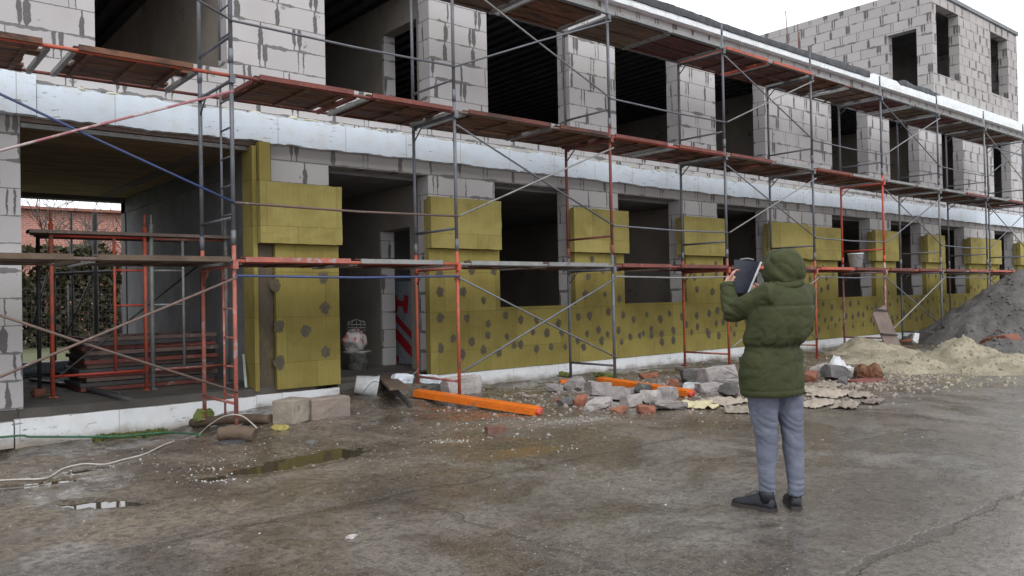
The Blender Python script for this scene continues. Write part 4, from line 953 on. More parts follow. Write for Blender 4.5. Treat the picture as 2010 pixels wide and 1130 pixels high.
# ------------------------------------------------------------------ inside the doorway
p = Vector((6.42, 1.35, FZ))
bb = thing('mixing_bucket', tuple(p), 'dirty white mixing bucket standing in the doorway', 'bucket')
lathe(MB(), p, [(.001, 0), (.16, 0), (.20, .26), (.225, .27), (.225, .30), (.19, .30), (.15, .03), (.01, .03)], (0, 0, 1), 22, 0, .015).build('bucket_body', mat('splashed_bucket', (.36, .38, .34), (.20, .20, .18), 5, .7, .4, 30, third=(.10, .11, .09), t_scale=6, t_lo=.5, t_hi=.6), bb)
mb = MB(); mb.ell(p + Vector((-.02, .02, .44)), (.20, .17, .20), 16)
for q in mb.v:
    d = q - p; q += Vector((nz(d.x * 7, d.y * 7, d.z * 7), nz(d.x * 7, d.z * 7, 9), nz(d.z * 6, d.y * 9, 3))) * .07
tag(mb.build('cement_sack', M_bag), 'crumpled red and white printed sack stuffed into the mixing bucket', 'sack')
q0 = p + Vector((.0, .0, .66))
mb = MB()
for k in range(3): mb.sweep([q0 + Vector((.15 * math.cos(a), .15 * math.sin(a), .05 * k - .04)) for a in [2 * math.pi * j / 16 for j in range(17)]], .006, 5)
for k in range(6): mb.sweep([q0 + Vector((.15 * math.cos(a) * s, .15 * math.sin(a) * s, zz)) for a in [math.pi * k / 6] for s, zz in ((-1, -.05), (-.9, .1), (0, .15), (.9, .1), (1, -.05))], .005, 5)
tag(mb.build('wire_basket', M_steel_l), 'grey wire basket resting on the printed sack in the doorway', 'basket')
pk = thing('foam_board_pack', (7.6, 1.7, FZ), 'pale blue wrapped pack of foam boards with red print in the inner doorway', 'pack')
MB().box(7.52, 7.66, 1.30, 2.06, FZ, 1.72).build('wrap', M_bluewh, pk)
ms_ = MB()
for (z0, w) in ((.42, .20), (.74, .13)):
    ms_ = MB().add([(7.516, 2.02, z0 + .34), (7.516, 1.36, z0 - .06), (7.516, 1.36, z0 - .06 + w), (7.516, 2.02, z0 + .34 + w)], [(0, 1, 2, 3)])
    ms_.build('red_stripe', M_redprint, pk)
mb = MB()
mb.add([(7.515, y, z) for y, z in ((2.0, 1.20), (1.88, 1.16), (1.84, 1.30), (1.70, 1.28), (1.66, 1.18), (1.55, 1.16), (1.50, 1.46), (1.62, 1.50), (1.68, 1.38), (1.84, 1.40), (1.90, 1.50), (2.0, 1.48))], [tuple(range(12))])
mb.build('red_mark', M_redprint, pk)
MB().add([(7.515, 2.03, .34), (7.515, 1.86, .30), (7.515, 1.84, .40), (7.515, 2.03, .46)], [(0, 1, 2, 3)]).build('red_mark', M_redprint, pk)

# ------------------------------------------------------------------ hose, cable
hp = [atY(0, 858, -.16), atY(60, 857, -.18), atY(150, 857, -.22), atY(240, 856, -.5), G(330, 857) + Vector((0, 0, .05)), G(392, 857) + Vector((0, 0, .02))]
tag(MB().sweep(catmull([(-.6, -.2, hp[0].z)] + hp, 5), .012, 7).build('garden_hose', M_green_rope), 'green hose stretched along the foot of the white plinth', 'hose')
cp = [G(x, y) + Vector((0, 0, .012)) for x, y in [(-40, 948), (30, 944), (90, 941), (125, 922), (165, 913), (205, 914), (240, 905), (285, 893), (330, 872), (385, 857)]] + [G(410, 851) + Vector((0, 0, .09)), G(440, 847) + Vector((0, -.02, .17)), G(475, 845) + Vector((0, 0, .16)), G(505, 846) + Vector((0, 0, .03))]
tag(MB().sweep(catmull(cp, 5), .007, 6).build('power_cable', M_cable), 'pale cable snaking over the mud and across the short log', 'cable')
random.seed(2)
mb = MB()
for k in range(700):    # low moss at the plinth
    x = random.uniform(2.2, 3.0); y = -.12 - abs(random.gauss(0, .10)); a = random.random() * 3
    c_ = Vector((x, y, gh(x, y))); s = random.uniform(.012, .035)
    mb.add([c_ + Vector((math.cos(a) * s, math.sin(a) * s, 0)), c_ - Vector((math.cos(a) * s, math.sin(a) * s, 0)), c_ + Vector((random.uniform(-.02, .02), random.uniform(-.02, .02), s * 1.8))], [(0, 1, 2)])
o = mb.build('moss', M_moss); o['kind'] = 'stuff'
# gravel and crumbs too many to count
def scatter(name, mt, pts, lo, hi, flat=.6, zf=None):
    mb = MB()
    for (x, y) in pts:
        s = lo * (hi / lo) ** (random.random() ** 2.2); z = (zf or gh)(x, y) - .002; a = random.random() * 6.3; c_, si = math.cos(a) * s, math.sin(a) * s
        k1, k2, k3 = random.uniform(.6, 1.1), random.uniform(.6, 1.1), random.uniform(.3, .8) * flat
        mb.add([(x + c_ * k1, y + si * k1, z), (x - si * k2, y + c_ * k2, z), (x - c_ * k2, y - si * k1, z), (x + si * k1, y - c_ * k2, z), (x + c_ * .4, y + si * .3, z + s * k3 * 1.4), (x - c_ * .45, y + c_ * .2, z + s * k3 * 1.2)],
               [(0, 1, 4), (1, 5, 4), (1, 2, 5), (2, 3, 5), (3, 4, 5), (3, 0, 4)])
    o = mb.build(name, mt); o['kind'] = 'stuff'; return o
random.seed(77)
pts = []
while len(pts) < 9000:
    y = -1.0 - 8.6 * random.random(); x = random.uniform(.3, 16)
    k = (.25 + .75 * sstep(-5.5, -3.5, y)) * (.35 + .65 * sstep(-.1, .3, nz(x * 1.2, y * 1.2, 5)))
    if y < -5.5: k *= .8
    if random.random() < k: pts.append((x, y))
scatter('gravel', mat('gravel_stone', (.16, .14, .12), (.10, .085, .07), 60, .9, 0, third=(.30, .275, .24), t_lo=.5, t_hi=.58, t_scale=30), pts[:9000], .005, .022)
pts = [(random.uniform(.4, 14), -1.2 - 8.6 * random.random() ** .8) for _ in range(9000)]
scatter('grit', mat('pale_grit', (.34, .31, .26), (.22, .195, .16), 60, .9, 0), pts, .0022, .0075, .7)
pts = []
for _ in range(2600): x, y = random.gauss(8.6, 1.2), random.gauss(-2.6, .8); pts.append((x, min(y, -.2)))
for _ in range(1500): x, y = random.gauss(11.4, 1.1), random.gauss(-4.0, .7); pts.append((x, y))
scatter('rubble_crumbs', mat('rubble_crumb', (.33, .29, .27), (.20, .165, .15), 30, .9, 0, third=(.26, .12, .08), t_lo=.56, t_hi=.6, t_scale=20), pts, .008, .045, .8)
pts = [(random.gauss(15.0, 1.9), random.gauss(-4.2, 1.1)) for _ in range(3000)]
scatter('sand_clods', M_sand, pts, .008, .05, .9, lambda x, y: max(gh(x, y), HEAPF['sand_heap'](x, y)))
pts = [(random.gauss(20.4, 1.9), random.gauss(-3.6, 1.1)) for _ in range(2200)]
scatter('dirt_clods', M_dirt, pts, .012, .07, .9, lambda x, y: max(gh(x, y), HEAPF['dirt_heap'](x, y)))
pts = []
for (cx, cy, a, b, rot, n) in [(2.28, -3.84, .26, .09, -.85, 150), (4.63, -3.72, .30, .12, -.85, 130), (6.2, -3.75, .9, .22, -.1, 260), (1.7, -2.7, .6, .3, 0, 130), (2.45, -3.4, .3, .3, 0, 90), (5.6, -3.1, .5, .3, 0, 120), (8, -3.2, 1.6, .9, 0, 220), (4.9, -4.75, .5, .2, -.3, 70), (5, -5.5, 4, 2.5, 0, 130), (3, -3, 2, 1.2, 0, 150)]:
    for _ in range(n):
        u, v = random.gauss(0, .55) * a, random.gauss(0, .55) * b; pts.append((cx + u * math.cos(rot) - v * math.sin(rot), cy + u * math.sin(rot) + v * math.cos(rot)))
scatter('foam_crumbs', mat('foam_crumb', (.66, .66, .64), (.5, .49, .46), 30, .9, 0), pts, .003, .014, .7)
for px, py, s, lb in [(690, 1054, .075, 'flat greyish stone on the wet yard at the lower middle of the picture'), (510, 1117, .04, 'white foam scrap at the bottom edge of the picture, larger of two'), (475, 1122, .022, 'white foam scrap at the bottom edge of the picture, smaller of two'), (612, 870, .12, 'brown mud clod between the concrete block and the long puddle')]:
    v, f = hull((s, s * .7, s * .4), .15, .5, bev=s * .05); put('scrap_piece', v, f, G(px, py), (0, 0, .6), M_stone if s > .07 and s < .1 else (M_stoned if s > .1 else M_plastic_w), lb, 'scrap')

# ------------------------------------------------------------------ seen through the gateway
struct(MB().box(-30, 60, 8.2, 60, -.3, .0).build('lawn', M_grass))
hs_ = thing('brick_house', (8, 34, 0), 'red brick house seen through the gateway behind the hedge', 'house')
hw = MB(); wall_holes(hw, 'x', 32, .4, 0, 17, -.2, 5.85, [(5.2, 6.0, 2.2, 3.9), (8.9, 9.6, 3.6, 4.6), (13, 14, 2.2, 3.9)]); hw.build('wall', M_brickwall, hs_)
for (a, b, c, d) in [(5.2, 6.0, 2.2, 3.9), (8.9, 9.6, 3.6, 4.6), (13, 14, 2.2, 3.9)]: MB().box(a, b, 32.15, 32.25, c, d).build('window', M_darkst, hs_)
MB().add([(-.4, 31.6, 5.98), (17.4, 31.6, 5.98), (17.4, 38, 6.1), (-.4, 38, 6.1), (-.4, 31.6, 5.86), (17.4, 31.6, 5.86), (17.4, 38, 5.9), (-.4, 38, 5.9)], [(0, 1, 2, 3), (7, 6, 5, 4), (0, 4, 5, 1), (1, 5, 6, 2), (3, 2, 6, 7), (0, 3, 7, 4)]).build('roof', M_roof_tile, hs_)
random.seed(13)
hd = MB()
for k in range(17000):
    x = random.uniform(.5, 10.5); y = 22 + random.gauss(0, .45); z = 3.5 * random.random() ** .95 * (1 + .2 * nz(x * 1.3, 3)); s = random.uniform(.06, .13)
    if nz(x * 1.1, z * 1.2, 4) > .5 + .2 * (z < 2): continue
    a, b = Vector((random.gauss(0, 1), random.gauss(0, 1), random.gauss(0, 1))).normalized() * s, Vector((random.gauss(0, 1), random.gauss(0, 1), random.gauss(0, 1))).normalized() * s
    c_ = Vector((x, y, z)); hd.add([c_ - a, c_ + b, c_ + a, c_ - b], [(0, 1, 2, 3)])
hg = thing('hedge', (7, 22, 0), 'overgrown olive brown hedge seen through the gateway', 'hedge'); hd.build('foliage', M_hedge, hg)
mb = MB()
for k in range(22): x = 3.2 + k * .36; mb.sweep(catmull([(x, 22, 0), (x + random.uniform(-.2, .2), 22, 1.4), (x + random.uniform(-.5, .5), 22 + random.uniform(-.3, .3), 3.2)], 3), [.03, .028, .026, .024, .02, .016, .012][:7], 5)
mb.build('stems', M_bark, hg)['kind'] = 'stuff'
def bare_tree(x, y, h, label, seed):
    rnd = random.Random(seed); tr = thing('bare_tree', (x, y, 0), label, 'tree', 'bare trees behind the gateway'); trunk = MB(); tw_ = MB()
    def grow(p, d, L, r, dep, mb):
        pts = [p]; q = p.copy()
        for _ in range(4): d = (d + Vector((rnd.gauss(0, .13), rnd.gauss(0, .13), rnd.gauss(.03, .08)))).normalized(); q = q + d * L / 4; pts.append(q.copy())
        r = max(r, .012); mb.sweep(pts, [r, r * .9, r * .8, r * .7, r * .55], 6 if dep < 2 else 4)
        if dep < 4:
            for _ in range(4 if dep < 3 else 3): i = rnd.randint(1, 4); grow(pts[i], (d + Vector((rnd.gauss(0, .6), rnd.gauss(0, .6), rnd.gauss(.2, .3)))).normalized(), L * rnd.uniform(.5, .75), r * .5, dep + 1, tw_)
    grow(Vector((x, y, 0)), Vector((0, 0, 1)), h * .5, h * .013, 0, trunk)
    trunk.build('trunk', M_bark, tr); tw_.build('crown', M_bark, tr)
for k, (x, y, h, lb) in enumerate([(5.2, 25, 7.0, 'bare tree seen through the gateway, leftmost'), (6.6, 26, 6.5, 'bare tree seen through the gateway, second from left'), (7.7, 24.5, 7.4, 'bare tree seen through the gateway, second from right'), (8.6, 26, 7.0, 'bare tree seen through the gateway, rightmost')]): bare_tree(x, y, h, lb, k + 40)
wf = thing('wire_fence', (6.5, 19, 0), 'dark wire mesh fence on thin posts in front of the hedge behind the gateway', 'fence')
for k in range(6): MB().tube((2.5 + 1.6 * k, 19, -.02), (2.5 + 1.6 * k, 19, 2.1), .03, 6).build('post', M_darkst, wf)
mb = MB()
for k in range(11): mb.box(2.4, 10.6, 18.965, 18.972, .08 + .19 * k, .09 + .19 * k)
for k in range(60): mb.box(2.5 + .135 * k, 2.508 + .135 * k, 18.973, 18.98, .05, 2.0)
wm = mb.build('mesh', M_darkst, wf); wm['kind'] = 'stuff'
YT = 9.0
ts_ = thing('steel_trestle', (atY(165, 640, YT).x, YT, 0), 'black steel trestle standing on the grass behind the gateway', 'trestle')
for px, r in ((108, .02), (142, .025), (188, .055)):
    p = atY(px, 600, YT); MB().tube((p.x, YT, -.02), (p.x, YT, 3.4 if r > .02 else 2.4), r, 8).build('post', M_darkst, ts_)
a, b, c_ = atY(95, 538, YT), atY(236, 532, YT), atY(182, 540, YT); MB().tube(a, b, .035, 8).build('crossbar', M_darkst, ts_)
d = atY(128, 660, YT); MB().tube(c_, d, .025, 8).build('brace', M_darkst, ts_)
d, e = atY(60, 650, YT), atY(92, 540, YT); MB().tube(d, e, .025, 8).build('brace', M_darkst, ts_)

# ------------------------------------------------------------------ the person
PB = G(1515, 1001); ar = Vector((PB.x - CAM.x, PB.y - CAM.y, 0)).normalized(); rr_ = Vector((ar.y, -ar.x, 0))
def L(s, t, z): s += .02 * z; return Vector((PB.x, PB.y, PB.z)) + rr_ * s + ar * t + Vector((0, 0, z))
Fd = rr_ * -.77 + ar * .64; Ld = rr_ * -.64 - ar * .77; Zu = Vector((0, 0, 1))
def remesh(mb, name, mt, parent, voxel, smooth=4, disp=None, org=None, sub=False):
    ob = mb.build(name, mt, parent) if parent is not None else mb.build(name, mt, origin=org)
    md = ob.modifiers.new('r', 'REMESH'); md.mode = 'VOXEL'; md.voxel_size = voxel; md.use_smooth_shade = True
    ms = ob.modifiers.new('s', 'SMOOTH'); ms.factor = .5; ms.iterations = smooth
    dg = bpy.context.evaluated_depsgraph_get(); me = bpy.data.meshes.new_from_object(ob.evaluated_get(dg)); ob.modifiers.clear(); ob.data = me
    me.name = name
    if disp:
        o0 = Vector(ob['_org']) if '_org' in ob else Vector(PER['_org'])
        nn = [v.normal.copy() for v in me.vertices]
        for v, n_ in zip(me.vertices, nn): v.co += n_ * disp(v.co + o0)
    if not me.materials: me.materials.append(mt)
    me.polygons.foreach_set('use_smooth', [True] * len(me.polygons)); me.update()
    return ob
M_skin = mat('skin', (.55, .31, .235), (.50, .27, .20), 6, .5, .06, 80, vary=0)
def mat_cloth(name, a, b, rough, seed=0.):
    t = NT(name); P = t.n('ShaderNodeTexCoord').outputs['Object']
    def cre(sc, st, d):
        m_ = t.n('ShaderNodeVectorMath', operation='MULTIPLY'); t.set(m_.inputs[0], P); m_.inputs[1].default_value = st
        n_ = t.noise(m_.outputs[0], sc, 3, .5, d); return t.math('POWER', t.math('SUBTRACT', 1., t.math('MULTIPLY', t.math('ABSOLUTE', t.math('SUBTRACT', n_, .5)), 3.2), clamp=True), 3.)
    msk = t.ramp(t.noise(P, 7, 2), .46, .62); c1, c2 = t.math('MULTIPLY', cre(4, (1, 1, 1.9), .6), msk), t.math('MULTIPLY', cre(9, (1, 1, 1.3), .4), msk); f = t.noise(P, 260, 3)
    col = t.mixc(t.ramp(t.noise(P, 5, 5), .35, .65), a, b)
    col = t.mixc(t.ramp(f, .35, .7, 0, .25), col, tuple(x * .6 for x in a))
    t.set(t.b.inputs['Base Color'], col); t.b.inputs['Roughness'].default_value = rough; t.b.inputs['Specular IOR Level'].default_value = .3
    t.bump(t.math('ADD', t.math('MULTIPLY', c1, -1.0), t.math('ADD', t.math('MULTIPLY', c2, -.45), t.math('MULTIPLY', f, .08))), .32, .012)
    return t.m
M_jacket = mat_cloth('olive_jacket', (.048, .055, .020), (.036, .042, .016), .8)
M_jeans = mat_cloth('grey_blue_jeans', (.165, .180, .235), (.118, .130, .176), .85)
M_shoe = mat('black_shoe', (.009, .010, .016), (.014, .015, .022), 8, .55, .2, 60, vary=0)
M_sole = mat('dark_sole', (.03, .024, .024), (.045, .036, .034), 8, .7, .2, 60, vary=0)
SHL, SHR = L(-.02, -.14, 1.385), L(.20, .13, 1.385)
ELL, HAL = L(-.245, .03, 1.285), L(-.282, .10, 1.462)
ELR, HAR = L(.205, .22, 1.175), L(-.05, .36, 1.39)
HEAD = L(.072, .02, 1.555)
body = MB()
ankL, ankR = L(-.03, -.01, .09), L(.145, .07, .09)
body.sweep([L(-.06, -.04, .82), L(-.05, -.03, .64), L(-.03, -.01, .45), L(-.03, -.01, .3), ankL], [.06, .055, .042, .04, .034], 12)
body.sweep([L(.105, .07, .82), L(.121, .07, .64), L(.131, .08, .45), L(.143, .08, .3), ankR], [.06, .055, .042, .04, .034], 12)
body.sweep([L(.02, .0, .78), L(.015, .0, .95), L(.03, 0, 1.15), L(.06, 0, 1.33), L(.09, .0, 1.40), L(.08, .01, 1.47), HEAD], [.09, .09, .10, .10, .08, .055, .06], 14)
body.sweep([L(.09, 0, 1.385), SHL, ELL, HAL], [.06, .055, .042, .028], 12); body.sweep([L(.09, 0, 1.385), SHR, ELR, HAR], [.06, .055, .042, .028], 12)
RH = Matrix((Fd, Ld, Zu)).transposed()
body.ell(HEAD, (.098, .078, .118), 14, rot=RH); body.ell(HEAD + Fd * .07 - Zu * .075, (.032, .035, .032), 8, rot=RH)
body.sweep([HEAD + Fd * .095 + Zu * .01, HEAD + Fd * .122 - Zu * .028, HEAD + Fd * .098 - Zu * .036], [.009, .016, .009], 8)
for s in (-1, 1): body.ell(HEAD + Ld * s * .08, (.022, .012, .034), 8, rot=RH)
body.sweep([HEAD + Fd * .098 - Zu * .062 - Ld * .022, HEAD + Fd * .104 - Zu * .06, HEAD + Fd * .098 - Zu * .062 + Ld * .022], [.006, .008, .006], 6)
def hand(w, d, palm_n, th, curl, ln=1.):
    """w wrist, d finger direction, palm_n from palm outward, th thumb side"""
    d, palm_n, th = d.normalized(), palm_n.normalized(), th.normalized()
    kn = w + d * .088 * ln
    body.sweep([w - d * .02, w + d * .03, kn], [(.024, .018), (.034, .016), (.037, .014)], 12)
    for k, (o, l) in enumerate([(.029, .070), (.010, .078), (-.010, .073), (-.029, .058)]):
        a = kn + th * o - d * .006; q1 = a + d * l * .45 * ln; d2 = (d * math.cos(curl) + palm_n * math.sin(curl)); q2 = q1 + d2 * l * .33; d3 = (d * math.cos(curl * 1.8) + palm_n * math.sin(curl * 1.8)); q3 = q2 + d3 * l * .27
        body.sweep([a - d * .015, a, q1, q2, q3], [.009, .0095, .0088, .008, .0065], 8)
    t0 = w + d * .028 + th * .026; t1 = t0 + (d * .6 + th * .75 + palm_n * .2).normalized() * .038; t2 = t1 + (d * .9 + th * .25 + palm_n * .35).normalized() * .03
    body.sweep([w + d * .012 + th * .012, t0, t1, t2], [.014, .0135, .0105, .008], 8)
FO_C = L(-.19, .155, 1.53)
hand(HAL, Zu * .62 + rr_ * .35 + ar * .55, rr_ * .8 - ar * .45, Zu * .55 - ar * .7 + rr_ * .2, .75, .85)
hand(HAR, -rr_ * .75 + Zu * .30 - ar * .55, -ar * .8, Zu, .6)
PER = None
PER = remesh(body, 'person', M_skin, None, .0058, 3, None, (PB.x, PB.y, PB.z))
tag(PER, 'person seen from behind in a hooded olive jacket and grey jeans holding up a folder', 'person')
for s in (-1, 1): MB().ell(HEAD + Fd * .084 + Ld * s * .032 + Zu * .012, (.012, .013, .011), 8).build('eye', M_darkst, PER)
# jeans
def wr_leg(p):
    q = p - PB; z = q.z; s_, t_ = q.dot(rr_), q.dot(ar); u = s_ * 1.0 - t_ * .8
    kn = math.exp(-((z - .52) / .11) ** 2); hi = math.exp(-((z - .72) / .09) ** 2); an = math.exp(-((z - .15) / .06) ** 2)
    w = -.008 * kn * (1 - min(1, abs(nz(u * 5, z * 17 + u * 9, 2.2)) * 2.4)) ** 2 - .009 * hi * (1 - min(1, abs(nz(u * 4 + 9, z * 13 - u * 12, 6)) * 2.4)) ** 2
    w -= .009 * an * (1 - min(1, abs(nz(u * 6, z * 26 + u * 6, 9)) * 2.4)) ** 2
    return w + .0035 * nz(q.x * 14, q.y * 14, z * 12) - .0025 * (1 - min(1, abs(nz(u * 6, z * 9, 4)) * 3)) ** 2
je = MB()
je.sweep([L(-.055, -.05, .86), L(-.052, -.045, .74), L(-.047, -.03, .64), L(-.036, -.015, .52), L(-.030, -.01, .44), L(-.03, -.012, .34), L(-.03, -.008, .22), L(-.029, -.005, .125), L(-.03, -.005, .085)], [.105, .102, .094, .078, .071, .066, .057, .053, .054], 20)
je.sweep([L(.09, .07, .86), L(.10, .075, .74), L(.113, .08, .64), L(.125, .085, .52), L(.131, .085, .44), L(.139, .085, .34), L(.146, .08, .22), L(.148, .075, .125), L(.148, .075, .085)], [.105, .10, .09, .076, .071, .066, .058, .054, .055], 20)
je.ell(L(.02, .01, .86), (.17, .15, .12), 12)
jeans = remesh(je, 'jeans', M_jeans, PER, .008, 4, wr_leg)
# shoes
def shoe(heel, d, ln, name='shoe'):
    d = d.normalized(); sx = d.cross(Zu).normalized(); heel = Vector((heel.x, heel.y, gh(heel.x, heel.y)))
    pr = [(-.012, .026, .06), (0., .036, .09), (.06, .040, .115), (.10, .040, .112), (.15, .043, .085), (.20, .049, .066), (.25, .044, .052), (.28, .032, .044), (.292, .012, .035)]
    rs = []
    for q, w, h in pr:
        c = heel + d * q * ln / .29
        rs.append([c + sx * (w * (abs(math.cos(a)) ** .75) * (1 if math.cos(a) > 0 else -1)) + Zu * (.022 + (h - .022) * (math.sin(a) if math.sin(a) > 0 else 0) + .004 * min(0, math.sin(a))) for a in [2 * math.pi * j / 18 for j in range(18)]])
    so_ = MB().rings(rs).build('shoe', M_shoe, PER)
    rs = []
    for q, w, h in pr:
        c = heel + d * (q * 1.02 - .002) * ln / .29; rs.append([c + sx * x * (w + .004) + Zu * z for x, z in ((-1, .0), (1, .0), (1, .024), (-1, .024))])
    MB().rings(rs, 0, False).build('sole', M_sole, so_)
    lc = MB()
    for k in range(4):
        c = heel + d * (.125 + k * .02) * ln / .29; lc.sweep([c - sx * .022 + Zu * (.108 - k * .011), c + Zu * (.116 - k * .012), c + sx * .022 + Zu * (.108 - k * .011)], .0035, 5)
    lc.build('laces', M_darkst, so_)['kind'] = 'stuff'
    rs = [[heel + d * .045 * ln / .29 + (d * math.cos(a) * .052 + sx * math.sin(a) * .043) * k + Zu * z for a in [2 * math.pi * j / 18 for j in range(18)]] for z, k in ((.05, .95), (.10, 1.), (.125, .98), (.128, .85), (.06, .8))]
    MB().rings(rs).build('collar', M_shoe, so_)
shoe(L(.010, -.035, 0), rr_ * -.86 + ar * .45, .285)
shoe(L(.15, .035, 0), rr_ * -.12 + ar * .95, .285)
# jacket
def ring(c, W, D, n=28, tilt=0.):
    return [c + Ld * W * math.copysign(abs(math.cos(a)) ** .85, math.cos(a)) + Fd * D * math.copysign(abs(math.sin(a)) ** .85, math.sin(a)) + Zu * tilt * math.cos(a) for a in [2 * math.pi * j / n for j in range(n)]]
jk = MB()
TOR = [(.742, .006, .218, .152, 0), (.757, .004, .226, .162, 0), (.80, .002, .229, .166, 0), (.88, .0, .230, .168, 0), (.97, .002, .220, .162, 0), (1.03, .010, .206, .148, 0), (1.055, .010, .192, .134, 0), (1.08, .018, .216, .160, 0), (1.12, .030, .232, .176, 0), (1.2, .050, .232, .172, 0), (1.30, .068, .230, .160, 0), (1.37, .082, .200, .135, 0), (1.42, .09, .155, .112, 0), (1.455, .088, .105, .092, 0), (1.48, .083, .085, .085, 0)]
jk.rings([ring(L(s, 0, z), W, D) for z, s, W, D, _ in TOR])
def arm(sh, el, ha, top):
    m1 = sh.lerp(el, .5) - Zu * .012; m2 = el.lerp(ha, .45); ce = ha.lerp(el, -.0)
    jk.sweep([top, sh, m1, el.lerp(sh, .12) - Zu * .012, el - Zu * .006, el.lerp(ha, .15), m2, el.lerp(ha, .85), ha], [.085, .092, .082, .078, .076, .072, .060, .050, .046], 18)
arm(SHL, ELL, HAL, L(.07, -.06, 1.36)); arm(SHR, ELR, HAR, L(.13, .06, 1.36))
def ridge(x, y, z): return (1 - min(1, abs(nz(x, y, z)) * 2.4)) ** 2
def wr_j(p):
    q = p - PB; z = q.z; s_, t_ = q.dot(rr_), q.dot(ar); u = s_ * 1.0 + t_ * .7
    w = .004 * nz(s_ * 9 + z * 4, z * 15 - s_ * 6, t_ * 6)
    body_ = sstep(.70, .80, z)
    w -= .0035 * body_ * ridge(u * 3.0 + z * 2.5, z * 9 - u * 4.5, t_ * 2 + 3.3) * (1 - .5 * sstep(1.25, 1.4, z))
    ci = math.exp(-((z - 1.09) / .10) ** 2); w += ci * .012 * nz(u * 15, z * 8, 3) - ci * .009 * ridge(u * 11, z * 12, 5)
    ae = math.exp(-((q - (ELL - PB)).length / .14) ** 2); w -= ae * .014 * ridge(s_ * 8 + z * 6, z * 16 + s_ * 9, 7)
    ax_ = math.exp(-((q - (SHL - PB)).length / .16) ** 2); w -= ax_ * .010 * ridge(s_ * 12, z * 9 - s_ * 6, 2)
    ar_ = math.exp(-((q - (ELR - PB)).length / .17) ** 2); w -= ar_ * .013 * ridge(u * 6 - z * 9, z * 9, 8)
    w -= .005 * math.exp(-((z - 1.318) / .006) ** 2) * sstep(-.08, -.02, s_)
    w -= .004 * math.exp(-((z - .785) / .005) ** 2)
    return w
jacket = remesh(jk, 'jacket', M_jacket, PER, .0075, 4, wr_j)
# cuff, pocket flap and drawcord toggle
MB().sweep([HAL - (HAL - ELL).normalized() * .035, HAL + (HAL - ELL).normalized() * .004], [(.049, .049), (.047, .047)], 16).build('cuff', M_jacket, jacket)
MB().sweep([HAR - (HAR - ELR).normalized() * .035, HAR + (HAR - ELR).normalized() * .004], [(.049, .049), (.047, .047)], 16).build('cuff', M_jacket, jacket)
pf = MB()
for k in range(2):
    pass
c0 = L(-.16, -.055, .975)
pf.rings([[c0 + (rr_ * x * .8 - ar * (.05 * x + .012 * o)) + Zu * (z + .05 * x) for x, z, o in ((-.05, .012, 0), (.07, .012, 0), (.07, -.03, 1), (-.05, -.03, 1))], [c0 + ar * .03 + (rr_ * x * .8 - ar * .05 * x) + Zu * (z + .05 * x) for x, z in ((-.05, .012), (.07, .012), (.07, -.03), (-.05, -.03))]], 0, False)
pf.build('pocket_flap', M_jacket, jacket)
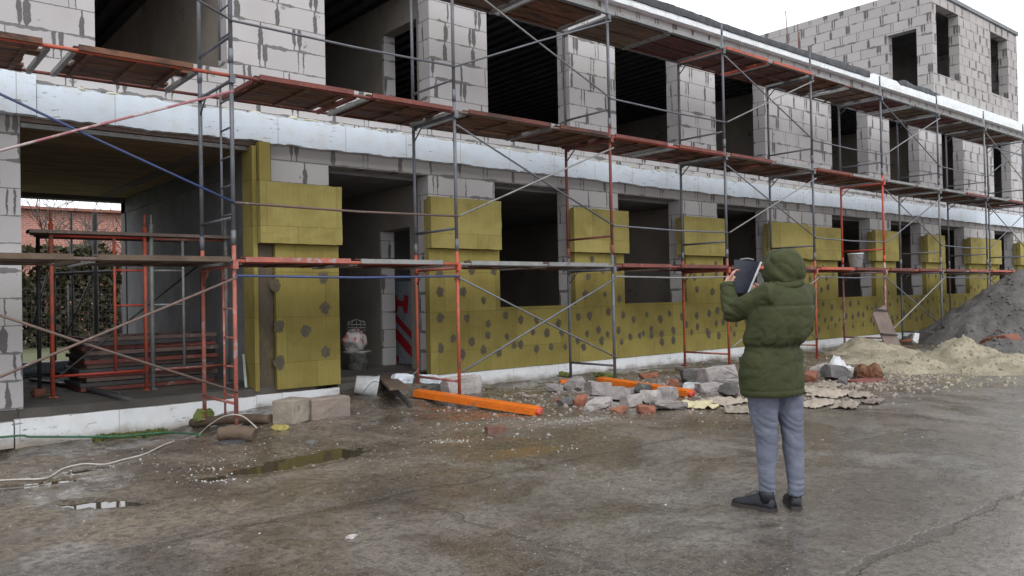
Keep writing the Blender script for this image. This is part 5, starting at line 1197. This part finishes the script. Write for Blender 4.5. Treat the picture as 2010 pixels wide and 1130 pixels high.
# hood: an open shell round the head with a thick brim
hb = MB(); n, mrow = 64, 40; HC = L(.082, .012, 1.548); outer = []
ax = (Fd * 1.0 + Zu * .04).normalized(); hx = ax.cross(Zu).normalized(); hy = hx.cross(ax)
for i in range(mrow + 1):
    al = math.radians(4 + (124 - 4) * i / mrow); row = []
    for j in range(n):
        b = 2 * math.pi * j / n; up = math.sin(b); side = math.cos(b)
        d = (-ax * math.cos(al) + (hx * side + hy * up) * math.sin(al))
        r = .130 + .010 * max(0, up) * math.sin(al) + .018 * max(0, -up) * math.sin(al)
        r *= 1.0 + .05 * max(0, -math.cos(al)) * 1.0
        if al > math.radians(90): r *= 1 + .10 * (al - math.pi / 2) * (1.0 if up > -.4 else .3)
        p = HC + d * r
        q_ = p - HC; fa = q_.dot(ax) * 9 + q_.dot(Zu) * 5; fb = q_.dot(hx) * 9
        rdg = (1 - min(1, abs(nz(fa * .55 + fb * .9, (q_.dot(Zu) - q_.dot(ax) * .9) * 11, 2.7)) * 2.2)) ** 2
        fold = -.018 * rdg * min(1, al * 1.2) + .006 * nz(p.x * 16, p.y * 16, p.z * 16) + .012 * max(0, up) ** 4 * math.exp(-((al - 1.15) / .35) ** 2)
        if abs(side) < .12 and up > 0: fold -= .004
        row.append(p + d * fold)
    outer.append(row)
inner = [[HC + (p - HC) * (.93 if k < mrow else .95) for p in row] for k, row in enumerate(outer)]
hb.rings(outer + list(reversed(inner)))
hb.sweep([p + ax * .0 for p in inner[-1]] + [inner[-1][0]], .0125, 8)
hood = hb.build('hood', M_jacket, jacket)
# collar roll where hood joins the jacket
cr = [L(.085, .0, 1.452) + Ld * .098 * math.cos(a) + Fd * .09 * math.sin(a) + Zu * (.012 * math.sin(2 * a) - .02 * max(0, math.sin(a))) for a in [2 * math.pi * j / 24 for j in range(25)]]
MB().sweep(cr, [.026 + .007 * nz(k * .9, 1) for k in range(25)], 10).build('hood_collar', M_jacket, jacket)
# folder held up in both hands
M_folder = mat('dark_folder', (.022, .026, .045), (.030, .034, .055), 12, .35, .15, 60, vary=0)
fl = thing('folder', tuple(L(-.19, .17, 1.42)), 'open dark blue folder with a white paper edge held up by the person', 'folder')
def slab(pts, th, nrm, name, mt):
    nrm = nrm.normalized(); return MB().add(pts + [p + nrm * th for p in pts], [(3, 2, 1, 0), (4, 5, 6, 7)] + [(i, (i + 1) % 4, 4 + (i + 1) % 4, 4 + i) for i in range(4)]).build(name, mt, fl)
A = [L(-.232, .150, 1.405), L(-.150, .175, 1.400), L(-.066, .20, 1.612), L(-.236, .150, 1.628)]
slab(A, .006, ar, 'cover', M_folder)
Bq = [L(-.152, .173, 1.404), L(-.138, .178, 1.404), L(-.056, .203, 1.608), L(-.068, .198, 1.612)]
slab(Bq, .008, ar, 'paper', mat('white_paper', (.80, .80, .80), (.74, .74, .75), 8, .7, .02))
MB().sweep([L(-.20, .166, 1.628), L(-.15, .178, 1.634), L(-.11, .19, 1.624)], .006, 6).build('clip', M_steel_l, fl)
